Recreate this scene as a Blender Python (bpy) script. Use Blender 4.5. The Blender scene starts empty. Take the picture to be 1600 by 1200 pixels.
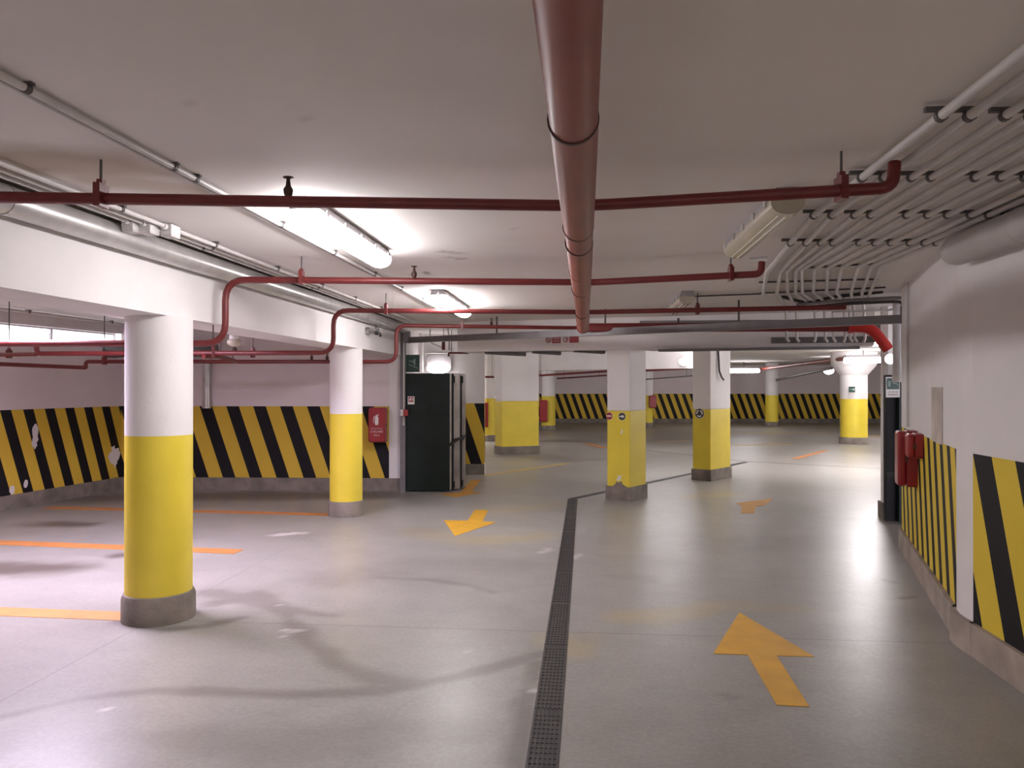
import bpy, math, random
import numpy as np
from mathutils import Vector, Matrix

# ------------------------------------------------------------------ camera, world, exposure
F, PX, HOR, H = 1220.0, 800.0, 605.0, 1.65          # focal length (px of a 1600 wide frame), centre, horizon, eye height
YAW = math.atan((915 - 800) / F)                      # the garage axis is world +Y, seen at px 915
CA, SA = math.cos(YAW), math.sin(YAW)
scene = bpy.context.scene
col = scene.collection
cam_data = bpy.data.cameras.new('camera')
cam = bpy.data.objects.new('camera', cam_data)
col.objects.link(cam)
cam_data.sensor_width = 36.0
cam_data.lens = 36.0 * F / 1600.0
cam_data.clip_start = 0.05
cam.location = (0, 0, H)
cam.rotation_euler = (math.radians(90) + math.atan((HOR - 600) / F), 0, YAW)
scene.camera = cam
scene.view_settings.view_transform = 'Standard'
scene.view_settings.look = 'None'
scene.view_settings.gamma = 1.0
scene.view_settings.use_curve_mapping = False
scene.view_settings.exposure = 1.34
try:
    scene.cycles.use_denoising = True
    scene.cycles.max_bounces = 10
    scene.cycles.diffuse_bounces = 6
    scene.cycles.sample_clamp_indirect = 6.0
except Exception:
    pass
world = bpy.data.worlds.new('daylight')
scene.world = world
world.use_nodes = True
world.node_tree.nodes['Background'].inputs[0].default_value = (0.92, 0.9, 1.0, 1)
world.node_tree.nodes['Background'].inputs[1].default_value = 4.0

LAMP_MAIN = 20.0      # emission of the tube lamps in the near hall
LAMP_FILL_BAY = 125.0       # unseen lamp added behind the long beam to light the parking bay
LAMP_FAR = 9.0       # lamps in view in the far hall, plus some unseen added ones
LAMP_FILL_FAR = 58.0      # unseen lamps added out of sight to brighten the far hall
LAMP_BULK = 4.0
LAMP_FILL_BACK = 36.0       # unseen tube lamps added behind the viewer for brightness

# ------------------------------------------------------------------ small maths
CEIL = 2.66
def W(X, D, z=0.0):                 # camera aligned (right, forward) metres -> world
    return Vector((X * CA - D * SA, X * SA + D * CA, z))
def W2(X, D):
    v = W(X, D); return (v.x, v.y)
def dp(px, py, D):                  # sight line at forward distance D
    return W((px - PX) / F * D, D, H + (HOR - py) / F * D)
def cp(px, py, z):                  # sight line at height z
    return dp(px, py, (z - H) * F / (HOR - py))
def gp(px, py, z=0.0):
    return cp(px, py, z)
def s2l(c):
    return tuple(((x / 255) / 12.92 if x / 255 <= .04045 else ((x / 255 + .055) / 1.055) ** 2.4) for x in c)

# ------------------------------------------------------------------ materials
MATS = {}
def mat(name, color, rough=.6, metal=0.0, var=.08, scale=6.0, bump=0.0, bscale=60.0, emit=None, estr=0.0, coat=0.0, spec=.5):
    m = bpy.data.materials.new(name); m.use_nodes = True
    nt = m.node_tree; b = nt.nodes['Principled BSDF']
    tc = nt.nodes.new('ShaderNodeTexCoord')
    n = nt.nodes.new('ShaderNodeTexNoise'); n.inputs['Scale'].default_value = scale; n.inputs['Detail'].default_value = 5
    nt.links.new(tc.outputs['Object'], n.inputs['Vector'])
    r = nt.nodes.new('ShaderNodeValToRGB')
    r.color_ramp.elements[0].position = .3; r.color_ramp.elements[1].position = .7
    r.color_ramp.elements[0].color = (*[max(0, x * (1 - var)) for x in color], 1)
    r.color_ramp.elements[1].color = (*[min(1, x * (1 + var)) for x in color], 1)
    nt.links.new(n.outputs['Fac'], r.inputs['Fac'])
    nt.links.new(r.outputs['Color'], b.inputs['Base Color'])
    b.inputs['Roughness'].default_value = rough; b.inputs['Metallic'].default_value = metal
    b.inputs['Specular IOR Level'].default_value = spec
    if coat: b.inputs['Coat Weight'].default_value = coat
    if bump:
        n2 = nt.nodes.new('ShaderNodeTexNoise'); n2.inputs['Scale'].default_value = bscale; n2.inputs['Detail'].default_value = 4
        nt.links.new(tc.outputs['Object'], n2.inputs['Vector'])
        bp = nt.nodes.new('ShaderNodeBump'); bp.inputs['Strength'].default_value = bump; bp.inputs['Distance'].default_value = .01
        nt.links.new(n2.outputs['Fac'], bp.inputs['Height']); nt.links.new(bp.outputs['Normal'], b.inputs['Normal'])
    if emit:
        b.inputs['Emission Color'].default_value = (*emit, 1); b.inputs['Emission Strength'].default_value = estr
    MATS[name] = m
    return m
WHITE = (.77, .735, .73)
YEL = (.75, .585, .05)
mat('white_wall', WHITE, .75, var=.05, scale=2.2, bump=.15, bscale=40)
mat('yellow_paint', YEL, .5, var=.06, scale=3, bump=.08, bscale=50)
mat('raw_concrete', (.2, .17, .145), .85, var=.3, scale=5, bump=.5, bscale=35)
mat('beige_plinth', (.36, .30, .255), .8, var=.22, scale=4, bump=.3, bscale=30)
mat('dark_gap', (.02, .018, .018), .8)
mat('sprinkler_red', (.15, .018, .018), .42, var=.12, scale=9)
mat('hydrant_red', (.5, .02, .015), .3, var=.1, scale=6)
mat('terracotta_plastic', (.265, .055, .04), .4, var=.12, scale=5)
mat('joint_dark', (.05, .018, .015), .5)
mat('conduit_grey', (.6, .57, .555), .45, var=.1, scale=5)
mat('cable_dark', (.06, .05, .05), .5)
mat('galvanised', (.52, .5, .49), .32, metal=.55, var=.15, scale=7)
mat('steel_grey', (.17, .155, .16), .5, metal=.3, var=.12)
mat('clip_dark', (.09, .08, .08), .6)
mat('lamp_tray', (.33, .31, .32), .5)
mat('junction_white', (.62, .6, .6), .5)
mat('tube_lit', (.9, .9, .9), .4, emit=(1.0, .955, .975), estr=LAMP_MAIN)
mat('bay_fill_lit', (.9, .9, .9), .4, emit=(.88, .76, 1.0), estr=LAMP_FILL_BAY)
mat('far_tube_lit', (.9, .9, .9), .4, emit=(1.0, .955, .975), estr=LAMP_FAR)
mat('far_fill_lit', (.9, .9, .9), .4, emit=(1.0, .955, .975), estr=LAMP_FILL_FAR)
mat('back_fill_lit', (.9, .9, .9), .4, emit=(1.0, .965, .95), estr=LAMP_FILL_BACK)
mat('bulkhead_lit', (.9, .9, .9), .4, emit=(1.0, .94, .94), estr=LAMP_BULK)
mat('tube_off', (.72, .68, .6), .3)
mat('cover_off', (.46, .41, .33), .22, var=.05, spec=.7)
mat('door_green', (.009, .015, .0135), .4, var=.2, spec=.18)
mat('door_edge', (.27, .24, .22), .3, metal=.6, var=.3, scale=3)
mat('black_seal', (.010, .009, .009), .5, spec=.2)
mat('door_black', (.009, .008, .010), .5, spec=.15)
mat('box_red', (.3, .012, .02), .35, var=.08, scale=6, coat=.2)
mat('sign_white', (.74, .72, .7), .5)
mat('sign_red', (.3, .015, .03), .5)
mat('sign_green', (.012, .05, .038), .45)
mat('sign_black', (.02, .02, .024), .45)
mat('sign_pale', (.28, .36, .33), .5)
mat('sign_grey', (.45, .42, .41), .5)
mat('camera_metal', (.35, .33, .33), .4, metal=.4)
mat('glass_dark', (.02, .02, .02), .08)
mat('board_grey', (.11, .10, .10), .7, var=.3)
mat('grate_dark', (.035, .03, .03), .5, metal=.4, var=.3, scale=20)
mat('grate_edge', (.05, .043, .042), .55, metal=.3, var=.3, scale=12)
mat('duct_grey', (.5, .47, .455), .5, var=.08, scale=3)
mat('patch_brown', (.56, .49, .44), .85, var=.25, scale=4)
mat('debris_white', (.75, .72, .7), .7)

def paint_material(name, color, wear=.35):
    m = mat(name, color, .55, var=.1, scale=5)
    return m
paint_material('arrow_yellow', (.62, .33, .02))
paint_material('arrow_orange', (.5, .24, .03))
paint_material('line_orange', (.52, .205, .06))
paint_material('line_faded', (.5, .36, .14))

def stripe_material(name, period, phase, top=1.345, bot=.2, tan=.335, duty=.47, patches=(), yel=((.68, .49, .05), (.76, .56, .06)), wall=WHITE):
    """white wall above, slanted black and yellow band below, in metres of wall length and height (UV map)"""
    m = bpy.data.materials.new(name); m.use_nodes = True
    nt = m.node_tree; L = nt.links; b = nt.nodes['Principled BSDF']
    def math_(op, a, bb=None, c=None):
        n = nt.nodes.new('ShaderNodeMath'); n.operation = op
        for i, x in enumerate((a, bb, c)):
            if x is None: continue
            if isinstance(x, (int, float)): n.inputs[i].default_value = x
            else: L.new(x, n.inputs[i])
        return n.outputs[0]
    uv = nt.nodes.new('ShaderNodeUVMap'); uv.uv_map = 'UVMap'
    sp = nt.nodes.new('ShaderNodeSeparateXYZ'); L.new(uv.outputs[0], sp.inputs[0])
    u, v = sp.outputs[0], sp.outputs[1]
    s = math_('FRACT', math_('MULTIPLY_ADD', math_('MULTIPLY_ADD', v, tan, u), 1.0 / period, phase + 50))
    black = math_('LESS_THAN', s, duty)
    band = math_('MULTIPLY', math_('LESS_THAN', v, top), math_('GREATER_THAN', v, bot))
    nz = nt.nodes.new('ShaderNodeTexNoise'); nz.inputs['Scale'].default_value = 3.0; nz.inputs['Detail'].default_value = 6
    L.new(uv.outputs[0], nz.inputs['Vector'])
    def mix(f, a, c):
        n = nt.nodes.new('ShaderNodeMix'); n.data_type = 'RGBA'
        if isinstance(f, (int, float)): n.inputs[0].default_value = f
        else: L.new(f, n.inputs[0])
        for i, x in ((6, a), (7, c)):
            if isinstance(x, tuple): n.inputs[i].default_value = (*x, 1)
            else: L.new(x, n.inputs[i])
        return n.outputs[2]
    white = mix(nz.outputs['Fac'], tuple(x * .94 for x in wall), tuple(min(1, x * 1.05) for x in wall))
    yel = mix(nz.outputs['Fac'], *yel)
    blk = mix(nz.outputs['Fac'], (.009, .008, .010), (.016, .014, .017))
    c = mix(black, yel, blk)
    for (pu, pv, ru, rv) in patches:                      # flaked paint
        du = math_('MULTIPLY', math_('SUBTRACT', u, pu), 1 / ru)
        dv = math_('MULTIPLY', math_('SUBTRACT', v, pv), 1 / rv)
        n3 = nt.nodes.new('ShaderNodeTexNoise'); n3.inputs['Scale'].default_value = 9; L.new(uv.outputs[0], n3.inputs['Vector'])
        r = math_('ADD', math_('SQRT', math_('ADD', math_('MULTIPLY', du, du), math_('MULTIPLY', dv, dv))),
                  math_('MULTIPLY', math_('SUBTRACT', n3.outputs['Fac'], .5), 1.6))
        c = mix(math_('LESS_THAN', r, 1.0), c, (.7, .66, .66))
    c = mix(band, white, c)
    L.new(c, b.inputs['Base Color'])
    b.inputs['Roughness'].default_value = .6; b.inputs['Specular IOR Level'].default_value = .18
    MATS[name] = m
    return m

# ------------------------------------------------------------------ mesh builder
class MB:
    def __init__(self): self.v, self.f, self.m, self.uv = [], [], [], {}
    def add(self, verts, faces, mi=0):
        o = len(self.v); self.v += [tuple(x) for x in verts]
        for f in faces: self.f.append([i + o for i in f]); self.m.append(mi)
        return o
    def hexa(self, p, mi=0):        # 8 points, bottom ring then top ring
        self.add(p, [(3, 2, 1, 0), (4, 5, 6, 7), (0, 1, 5, 4), (1, 2, 6, 5), (2, 3, 7, 6), (3, 0, 4, 7)], mi); return self
    def box(self, c, s, rz=0.0, mi=0):
        cx, cy, cz = c; hx, hy, hz = s[0] / 2, s[1] / 2, s[2] / 2
        ca, sa = math.cos(rz), math.sin(rz)
        pts = []
        for dz in (-hz, hz):
            for dx, dy in ((-hx, -hy), (hx, -hy), (hx, hy), (-hx, hy)):
                pts.append((cx + dx * ca - dy * sa, cy + dx * sa + dy * ca, cz + dz))
        return self.hexa(pts, mi)
    def prism(self, poly, z0, z1, mi=0):
        n = len(poly)
        a = sum(poly[i][0] * poly[(i + 1) % n][1] - poly[(i + 1) % n][0] * poly[i][1] for i in range(n))
        if a < 0: poly = poly[::-1]
        v = [(x, y, z0) for x, y in poly] + [(x, y, z1) for x, y in poly]
        f = [tuple(range(n - 1, -1, -1)), tuple(range(n, 2 * n))] + [(i, (i + 1) % n, n + (i + 1) % n, n + i) for i in range(n)]
        self.add(v, f, mi); return self
    def sweep(self, poly, p0, p1, up=(0, 0, 1), mi=0):   # 2D outline (side, up) extruded from p0 to p1
        p0, p1 = Vector(p0), Vector(p1); t = (p1 - p0).normalized(); up = Vector(up)
        s = t.cross(up).normalized(); w = s.cross(t)
        n = len(poly)
        v = [p0 + s * x + w * y for x, y in poly] + [p1 + s * x + w * y for x, y in poly]
        f = [tuple(range(n)), tuple(range(2 * n - 1, n - 1, -1))] + [(i, n + i, n + (i + 1) % n, (i + 1) % n) for i in range(n)]
        a = sum(poly[i][0] * poly[(i + 1) % n][1] - poly[(i + 1) % n][0] * poly[i][1] for i in range(n))
        if a < 0: f = [x[::-1] for x in f]
        self.add(v, [x[::-1] for x in f], mi); return self
    def tube(self, pts, r, n=12, mi=0, fillet=0.0, caps=True):
        pts = [Vector(p) for p in pts]
        if fillet:
            q = [pts[0]]
            for i in range(1, len(pts) - 1):
                a, b, c = pts[i - 1], pts[i], pts[i + 1]
                d0, d1 = (a - b), (c - b)
                if d0.length < 1e-6 or d1.length < 1e-6 or d0.angle(d1) > 3.05: q.append(b); continue
                k = min(fillet, d0.length * .48, d1.length * .48)
                s, e = b + d0.normalized() * k, b + d1.normalized() * k
                for j in range(6):
                    t = j / 5; q.append(s * (1 - t) ** 2 + b * 2 * t * (1 - t) + e * t * t)
            q.append(pts[-1]); pts = q
        rs = r if isinstance(r, (list, tuple)) else [r] * len(pts)
        t0 = (pts[1] - pts[0]).normalized()
        ref = Vector((0, 0, 1)) if abs(t0.z) < .9 else Vector((1, 0, 0))
        nrm = t0.cross(ref).normalized()
        v = []
        for i, p in enumerate(pts):
            if i == 0: t = t0
            elif i == len(pts) - 1: t = (pts[i] - pts[i - 1]).normalized()
            else: t = ((pts[i] - pts[i - 1]).normalized() + (pts[i + 1] - pts[i]).normalized()).normalized()
            nrm = (nrm - t * nrm.dot(t)).normalized(); bi = t.cross(nrm)
            for k in range(n):
                a = 2 * math.pi * k / n
                v.append(p + (nrm * math.cos(a) + bi * math.sin(a)) * rs[i])
        f = [(i * n + k, i * n + (k + 1) % n, (i + 1) * n + (k + 1) % n, (i + 1) * n + k) for i in range(len(pts) - 1) for k in range(n)]
        if caps: f += [tuple(range(n - 1, -1, -1)), tuple((len(pts) - 1) * n + k for k in range(n))]
        self.add(v, f, mi); return self
    def lathe(self, prof, c=(0, 0), n=40, mi=0, mis=None):   # prof: (radius, z) from bottom up, vertical axis at c
        v = []
        for r, z in prof:
            for k in range(n):
                a = 2 * math.pi * k / n; v.append((c[0] + r * math.cos(a), c[1] + r * math.sin(a), z))
        o = len(self.v); self.v += v
        for i in range(len(prof) - 1):
            for k in range(n):
                self.f.append([o + i * n + k, o + i * n + (k + 1) % n, o + (i + 1) * n + (k + 1) % n, o + (i + 1) * n + k])
                self.m.append(mis[i] if mis else mi)
        self.f.append([o + k for k in range(n - 1, -1, -1)]); self.m.append(mis[0] if mis else mi)
        self.f.append([o + (len(prof) - 1) * n + k for k in range(n)]); self.m.append(mis[-1] if mis else mi)
        return self
    def ball(self, c, r, n=12, mi=0, sq=(1, 1, 1)):
        prof = [(max(.001, math.sin(math.pi * i / n)), -math.cos(math.pi * i / n)) for i in range(n + 1)]
        v, m = [], 2 * n
        for rr, z in prof:
            for k in range(m):
                a = 2 * math.pi * k / m
                v.append((c[0] + r * sq[0] * rr * math.cos(a), c[1] + r * sq[1] * rr * math.sin(a), c[2] + r * sq[2] * z))
        f = [(i * m + k, i * m + (k + 1) % m, (i + 1) * m + (k + 1) % m, (i + 1) * m + k) for i in range(n) for k in range(m)]
        self.add(v, f, mi); return self
    def build(self, name, mats, parent=None, origin=None, bevel=0.0, smooth=True):
        me = bpy.data.meshes.new(name)
        o = Vector(origin) if origin is not None else (parent_loc(parent) if parent is not None else Vector((0, 0, 0)))
        me.from_pydata([tuple(Vector(p) - o) for p in self.v], [], self.f)
        for x in (mats if isinstance(mats, (list, tuple)) else [mats]): me.materials.append(MATS[x])
        me.polygons.foreach_set('material_index', self.m)
        if smooth:
            me.polygons.foreach_set('use_smooth', [True] * len(self.f))
            me.set_sharp_from_angle(angle=math.radians(38))
        me.update()
        ob = bpy.data.objects.new(name, me); col.objects.link(ob)
        if parent is not None:
            ob.parent = parent
            if parent.type != 'EMPTY':                   # sub-part: keep the part's own origin
                pass
        else: ob.location = o
        if bevel:
            bv = ob.modifiers.new('bevel', 'BEVEL'); bv.width = bevel; bv.segments = 3; bv.limit_method = 'ANGLE'
        return ob
ORIG = {}
def parent_loc(p):
    while p.parent is not None: p = p.parent
    return Vector(p.location)
def thing(name, loc, label, cat, group=None):
    o = bpy.data.objects.new(name, None); col.objects.link(o)
    o.location = loc; o.empty_display_size = .2
    return tag(o, label, cat, group)
def tag(o, label, cat, group=None, kind='thing'):
    o['label'] = label; o['category'] = cat; o['kind'] = kind
    if group: o['group'] = group
    return o
def struct(o):
    o['kind'] = 'structure'; return o

# a flat outline that stands on a vertical plane: c centre, r right, u up, n outward
def slab(mb, poly, c, r, n, depth, mi=0, off=0.0):
    c, r, n = Vector(c), Vector(r), Vector(n); u = Vector((0, 0, 1))
    k = len(poly)
    a = sum(poly[i][0] * poly[(i + 1) % k][1] - poly[(i + 1) % k][0] * poly[i][1] for i in range(k))
    if a < 0: poly = poly[::-1]
    back = [c + r * x + u * y + n * off for x, y in poly]; front = [p + n * depth for p in back]
    mb.add(back + front, [tuple(range(k - 1, -1, -1)), tuple(range(k, 2 * k))] + [(i, (i + 1) % k, k + (i + 1) % k, k + i) for i in range(k)], mi)
    return mb
def rect(w, h, x=0, y=0): return [(x - w / 2, y - h / 2), (x + w / 2, y - h / 2), (x + w / 2, y + h / 2), (x - w / 2, y + h / 2)]
def rrect(w, h, r, x=0, y=0, n=5):
    p = []
    for sx, sy, a0 in ((1, -1, -90), (1, 1, 0), (-1, 1, 90), (-1, -1, 180)):
        for j in range(n + 1):
            a = math.radians(a0 + 90 * j / n)
            p.append((x + sx * (w / 2 - r) + r * math.cos(a), y + sy * (h / 2 - r) + r * math.sin(a)))
    return p
def circ(r, x=0, y=0, n=28): return [(x + r * math.cos(2 * math.pi * k / n), y + r * math.sin(2 * math.pi * k / n)) for k in range(n)]
def lettering(text, parent, c, r, n, size, material, off=.004, name='lettering'):
    cu = bpy.data.curves.new(name, 'FONT'); cu.body = text; cu.size = size; cu.align_x = 'CENTER'; cu.align_y = 'CENTER'; cu.extrude = .0006
    cu.materials.append(MATS[material])
    ob = bpy.data.objects.new(name, cu); col.objects.link(ob); ob.parent = parent
    bpy.context.view_layer.update()
    me = bpy.data.meshes.new_from_object(ob.evaluated_get(bpy.context.evaluated_depsgraph_get()))
    bpy.data.objects.remove(ob); ob = bpy.data.objects.new(name, me); col.objects.link(ob); ob.parent = parent
    r, n = Vector(r).normalized(), Vector(n).normalized(); u = Vector((0, 0, 1))
    M = Matrix((r, u, n)).transposed().to_4x4()
    M.translation = Vector(c) + n * off - parent_loc(parent)
    ob.matrix_local = M
    return ob

# ------------------------------------------------------------------ worn surfaces: floor and ceiling with stains of their own shape, and some painted shade
rng = np.random.default_rng(7)
def vnoise(x, y, s):
    g = np.random.default_rng(int(s * 1000) + 3).random((97, 97))
    fx, fy = (x / s) % 96, (y / s) % 96
    ix, iy = np.floor(fx).astype(int), np.floor(fy).astype(int); tx, ty = fx - ix, fy - iy
    tx, ty = tx * tx * (3 - 2 * tx), ty * ty * (3 - 2 * ty)
    return (g[ix, iy] * (1 - tx) + g[ix + 1, iy] * tx) * (1 - ty) + (g[ix, iy + 1] * (1 - tx) + g[ix + 1, iy + 1] * tx) * ty
def fbm(x, y, s): return (vnoise(x, y, s) + .5 * vnoise(x, y, s * .47) + .25 * vnoise(x, y, s * .23)) / 1.75
def seg_mask(x, y, pts, w, rough=.6, ns=.35):
    d = np.full(x.shape, 1e9)
    for (ax, ay), (bx, by) in zip(pts[:-1], pts[1:]):
        dx, dy = bx - ax, by - ay; l2 = dx * dx + dy * dy + 1e-9
        t = np.clip(((x - ax) * dx + (y - ay) * dy) / l2, 0, 1)
        d = np.minimum(d, np.hypot(x - ax - t * dx, y - ay - t * dy))
    d = d / w + (fbm(x, y, ns) - .5) * 2 * rough
    return np.clip((1.25 - d) * 1.15, 0, 1)
def G(*pix): return [tuple(gp(a, b)[:2]) for a, b in pix]
def C(*pix): return [tuple(cp(a, b, CEIL)[:2]) for a, b in pix]
def worn_plane(name, xs, ys, z, dn, marks, material):
    X, Y = np.meshgrid(xs, ys); nx, ny = len(xs), len(ys)
    x, y = X.ravel(), Y.ravel()
    me = bpy.data.meshes.new(name)
    verts = np.stack([x, y, np.full_like(x, z)], 1)
    i = (np.arange(ny - 1)[:, None] * nx + np.arange(nx - 1)[None, :]).ravel()
    f = np.stack([i, i + 1, i + nx + 1, i + nx], 1)
    if dn: f = f[:, ::-1]
    me.from_pydata(verts.tolist(), [], f.tolist())
    at = me.color_attributes.new('wear', 'FLOAT_COLOR', 'POINT')
    c = np.zeros((len(x), 4)); c[:, 3] = 1
    for ch, pts, w, st, rough, ns in marks:
        c[:, ch] = np.maximum(c[:, ch], st * seg_mask(x, y, pts, w, rough, ns))
    at.data.foreach_set('color', c.ravel())
    me.materials.append(material)
    o = bpy.data.objects.new(name, me); col.objects.link(o)
    return struct(o)

def floor_material():
    m = bpy.data.materials.new('floor_concrete'); m.use_nodes = True
    nt = m.node_tree; L = nt.links; b = nt.nodes['Principled BSDF']
    g = nt.nodes.new('ShaderNodeNewGeometry')
    def noise(s, d=6, r=.55):
        n = nt.nodes.new('ShaderNodeTexNoise'); n.inputs['Scale'].default_value = s; n.inputs['Detail'].default_value = d
        n.inputs['Roughness'].default_value = r; L.new(g.outputs['Position'], n.inputs['Vector']); return n.outputs['Fac']
    def ramp(f, p0, p1, c0, c1):
        r = nt.nodes.new('ShaderNodeValToRGB'); r.color_ramp.elements[0].position = p0; r.color_ramp.elements[1].position = p1
        r.color_ramp.elements[0].color = (*c0, 1); r.color_ramp.elements[1].color = (*c1, 1); L.new(f, r.inputs[0]); return r.outputs[0]
    def mix(f, a, c, mode='MIX'):
        n = nt.nodes.new('ShaderNodeMix'); n.data_type = 'RGBA'; n.blend_type = mode
        if isinstance(f, (int, float)): n.inputs[0].default_value = f
        else: L.new(f, n.inputs[0])
        for i, x in ((6, a), (7, c)):
            if isinstance(x, tuple): n.inputs[i].default_value = (*x, 1)
            else: L.new(x, n.inputs[i])
        return n.outputs[2]
    def math_(op, a, bb=None):
        n = nt.nodes.new('ShaderNodeMath'); n.operation = op
        for i, x in enumerate((a, bb)):
            if x is None: continue
            if isinstance(x, (int, float)): n.inputs[i].default_value = x
            else: L.new(x, n.inputs[i])
        return n.outputs[0]
    base = ramp(noise(.55, 7), .3, .7, (.195, .19, .174), (.345, .335, .31))
    base = mix(.45, base, ramp(noise(3.2, 8, .65), .25, .75, (.195, .19, .174), (.37, .36, .333)))
    base = mix(.25, base, ramp(noise(38, 3), .3, .7, (.25, .22, .2), (.46, .42, .39)))
    at = nt.nodes.new('ShaderNodeVertexColor'); at.layer_name = 'wear'
    sp = nt.nodes.new('ShaderNodeSeparateColor'); L.new(at.outputs[0], sp.inputs[0])
    c = mix(sp.outputs[1], base, (.40, .31, .11))
    c = mix(sp.outputs[0], c, (.10, .082, .07))
    c = mix(sp.outputs[2], c, (.72, .68, .66))
    # saw cut joints in the slab
    ps = nt.nodes.new('ShaderNodeSeparateXYZ'); L.new(g.outputs['Position'], ps.inputs[0])
    jx = math_('LESS_THAN', math_('ABSOLUTE', math_('ADD', ps.outputs[0], 3.06)), .006)
    n = nt.nodes.new('ShaderNodeMath'); n.operation = 'ABSOLUTE'
    L.new(math_('SUBTRACT', ps.outputs[1], 5.28), n.inputs[0])
    jy = math_('LESS_THAN', n.outputs[0], .009)
    c = mix(math_('MULTIPLY', math_('MAXIMUM', jx, jy), .32), c, (.09, .075, .065))
    L.new(c, b.inputs['Base Color'])
    rr = nt.nodes.new('ShaderNodeMapRange'); L.new(noise(1.1, 3, .45), rr.inputs[0])
    rr.inputs[1].default_value = .1; rr.inputs[2].default_value = .9; rr.inputs[3].default_value = .29; rr.inputs[4].default_value = .42
    L.new(rr.outputs[0], b.inputs['Roughness'])
    b.inputs['Specular IOR Level'].default_value = .34
    bp = nt.nodes.new('ShaderNodeBump'); bp.inputs['Strength'].default_value = .12; bp.inputs['Distance'].default_value = .02
    L.new(noise(7, 5), bp.inputs['Height']); L.new(bp.outputs[0], b.inputs['Normal'])
    return m
def ceiling_material():
    m = bpy.data.materials.new('ceiling_plaster'); m.use_nodes = True
    nt = m.node_tree; L = nt.links; b = nt.nodes['Principled BSDF']
    g = nt.nodes.new('ShaderNodeNewGeometry')
    n = nt.nodes.new('ShaderNodeTexNoise'); n.inputs['Scale'].default_value = .9; n.inputs['Detail'].default_value = 6
    L.new(g.outputs['Position'], n.inputs['Vector'])
    r = nt.nodes.new('ShaderNodeValToRGB'); r.color_ramp.elements[0].position = .3; r.color_ramp.elements[1].position = .7
    r.color_ramp.elements[0].color = (.75, .71, .68, 1); r.color_ramp.elements[1].color = (.82, .78, .75, 1)
    L.new(n.outputs['Fac'], r.inputs[0])
    at = nt.nodes.new('ShaderNodeVertexColor'); at.layer_name = 'wear'
    sp = nt.nodes.new('ShaderNodeSeparateColor'); L.new(at.outputs[0], sp.inputs[0])
    last = r.outputs[0]
    for ch, colr in ((1, (.5, .43, .35)), (0, (.2, .17, .155)), (2, (.8, .76, .75))):
        x = nt.nodes.new('ShaderNodeMix'); x.data_type = 'RGBA'
        L.new(sp.outputs[ch], x.inputs[0]); L.new(last, x.inputs[6]); x.inputs[7].default_value = (*colr, 1); last = x.outputs[2]
    L.new(last, b.inputs['Base Color']); b.inputs['Roughness'].default_value = .8
    n2 = nt.nodes.new('ShaderNodeTexNoise'); n2.inputs['Scale'].default_value = 25; L.new(g.outputs['Position'], n2.inputs['Vector'])
    bp = nt.nodes.new('ShaderNodeBump'); bp.inputs['Strength'].default_value = .1; bp.inputs['Distance'].default_value = .01
    L.new(n2.outputs['Fac'], bp.inputs['Height']); L.new(bp.outputs[0], b.inputs['Normal'])
    return m
def axis(lo, a, b, hi, fine, coarse):
    return np.concatenate([np.arange(lo, a, coarse), np.arange(a, b, fine), np.arange(b, hi + coarse, coarse)])

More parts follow.
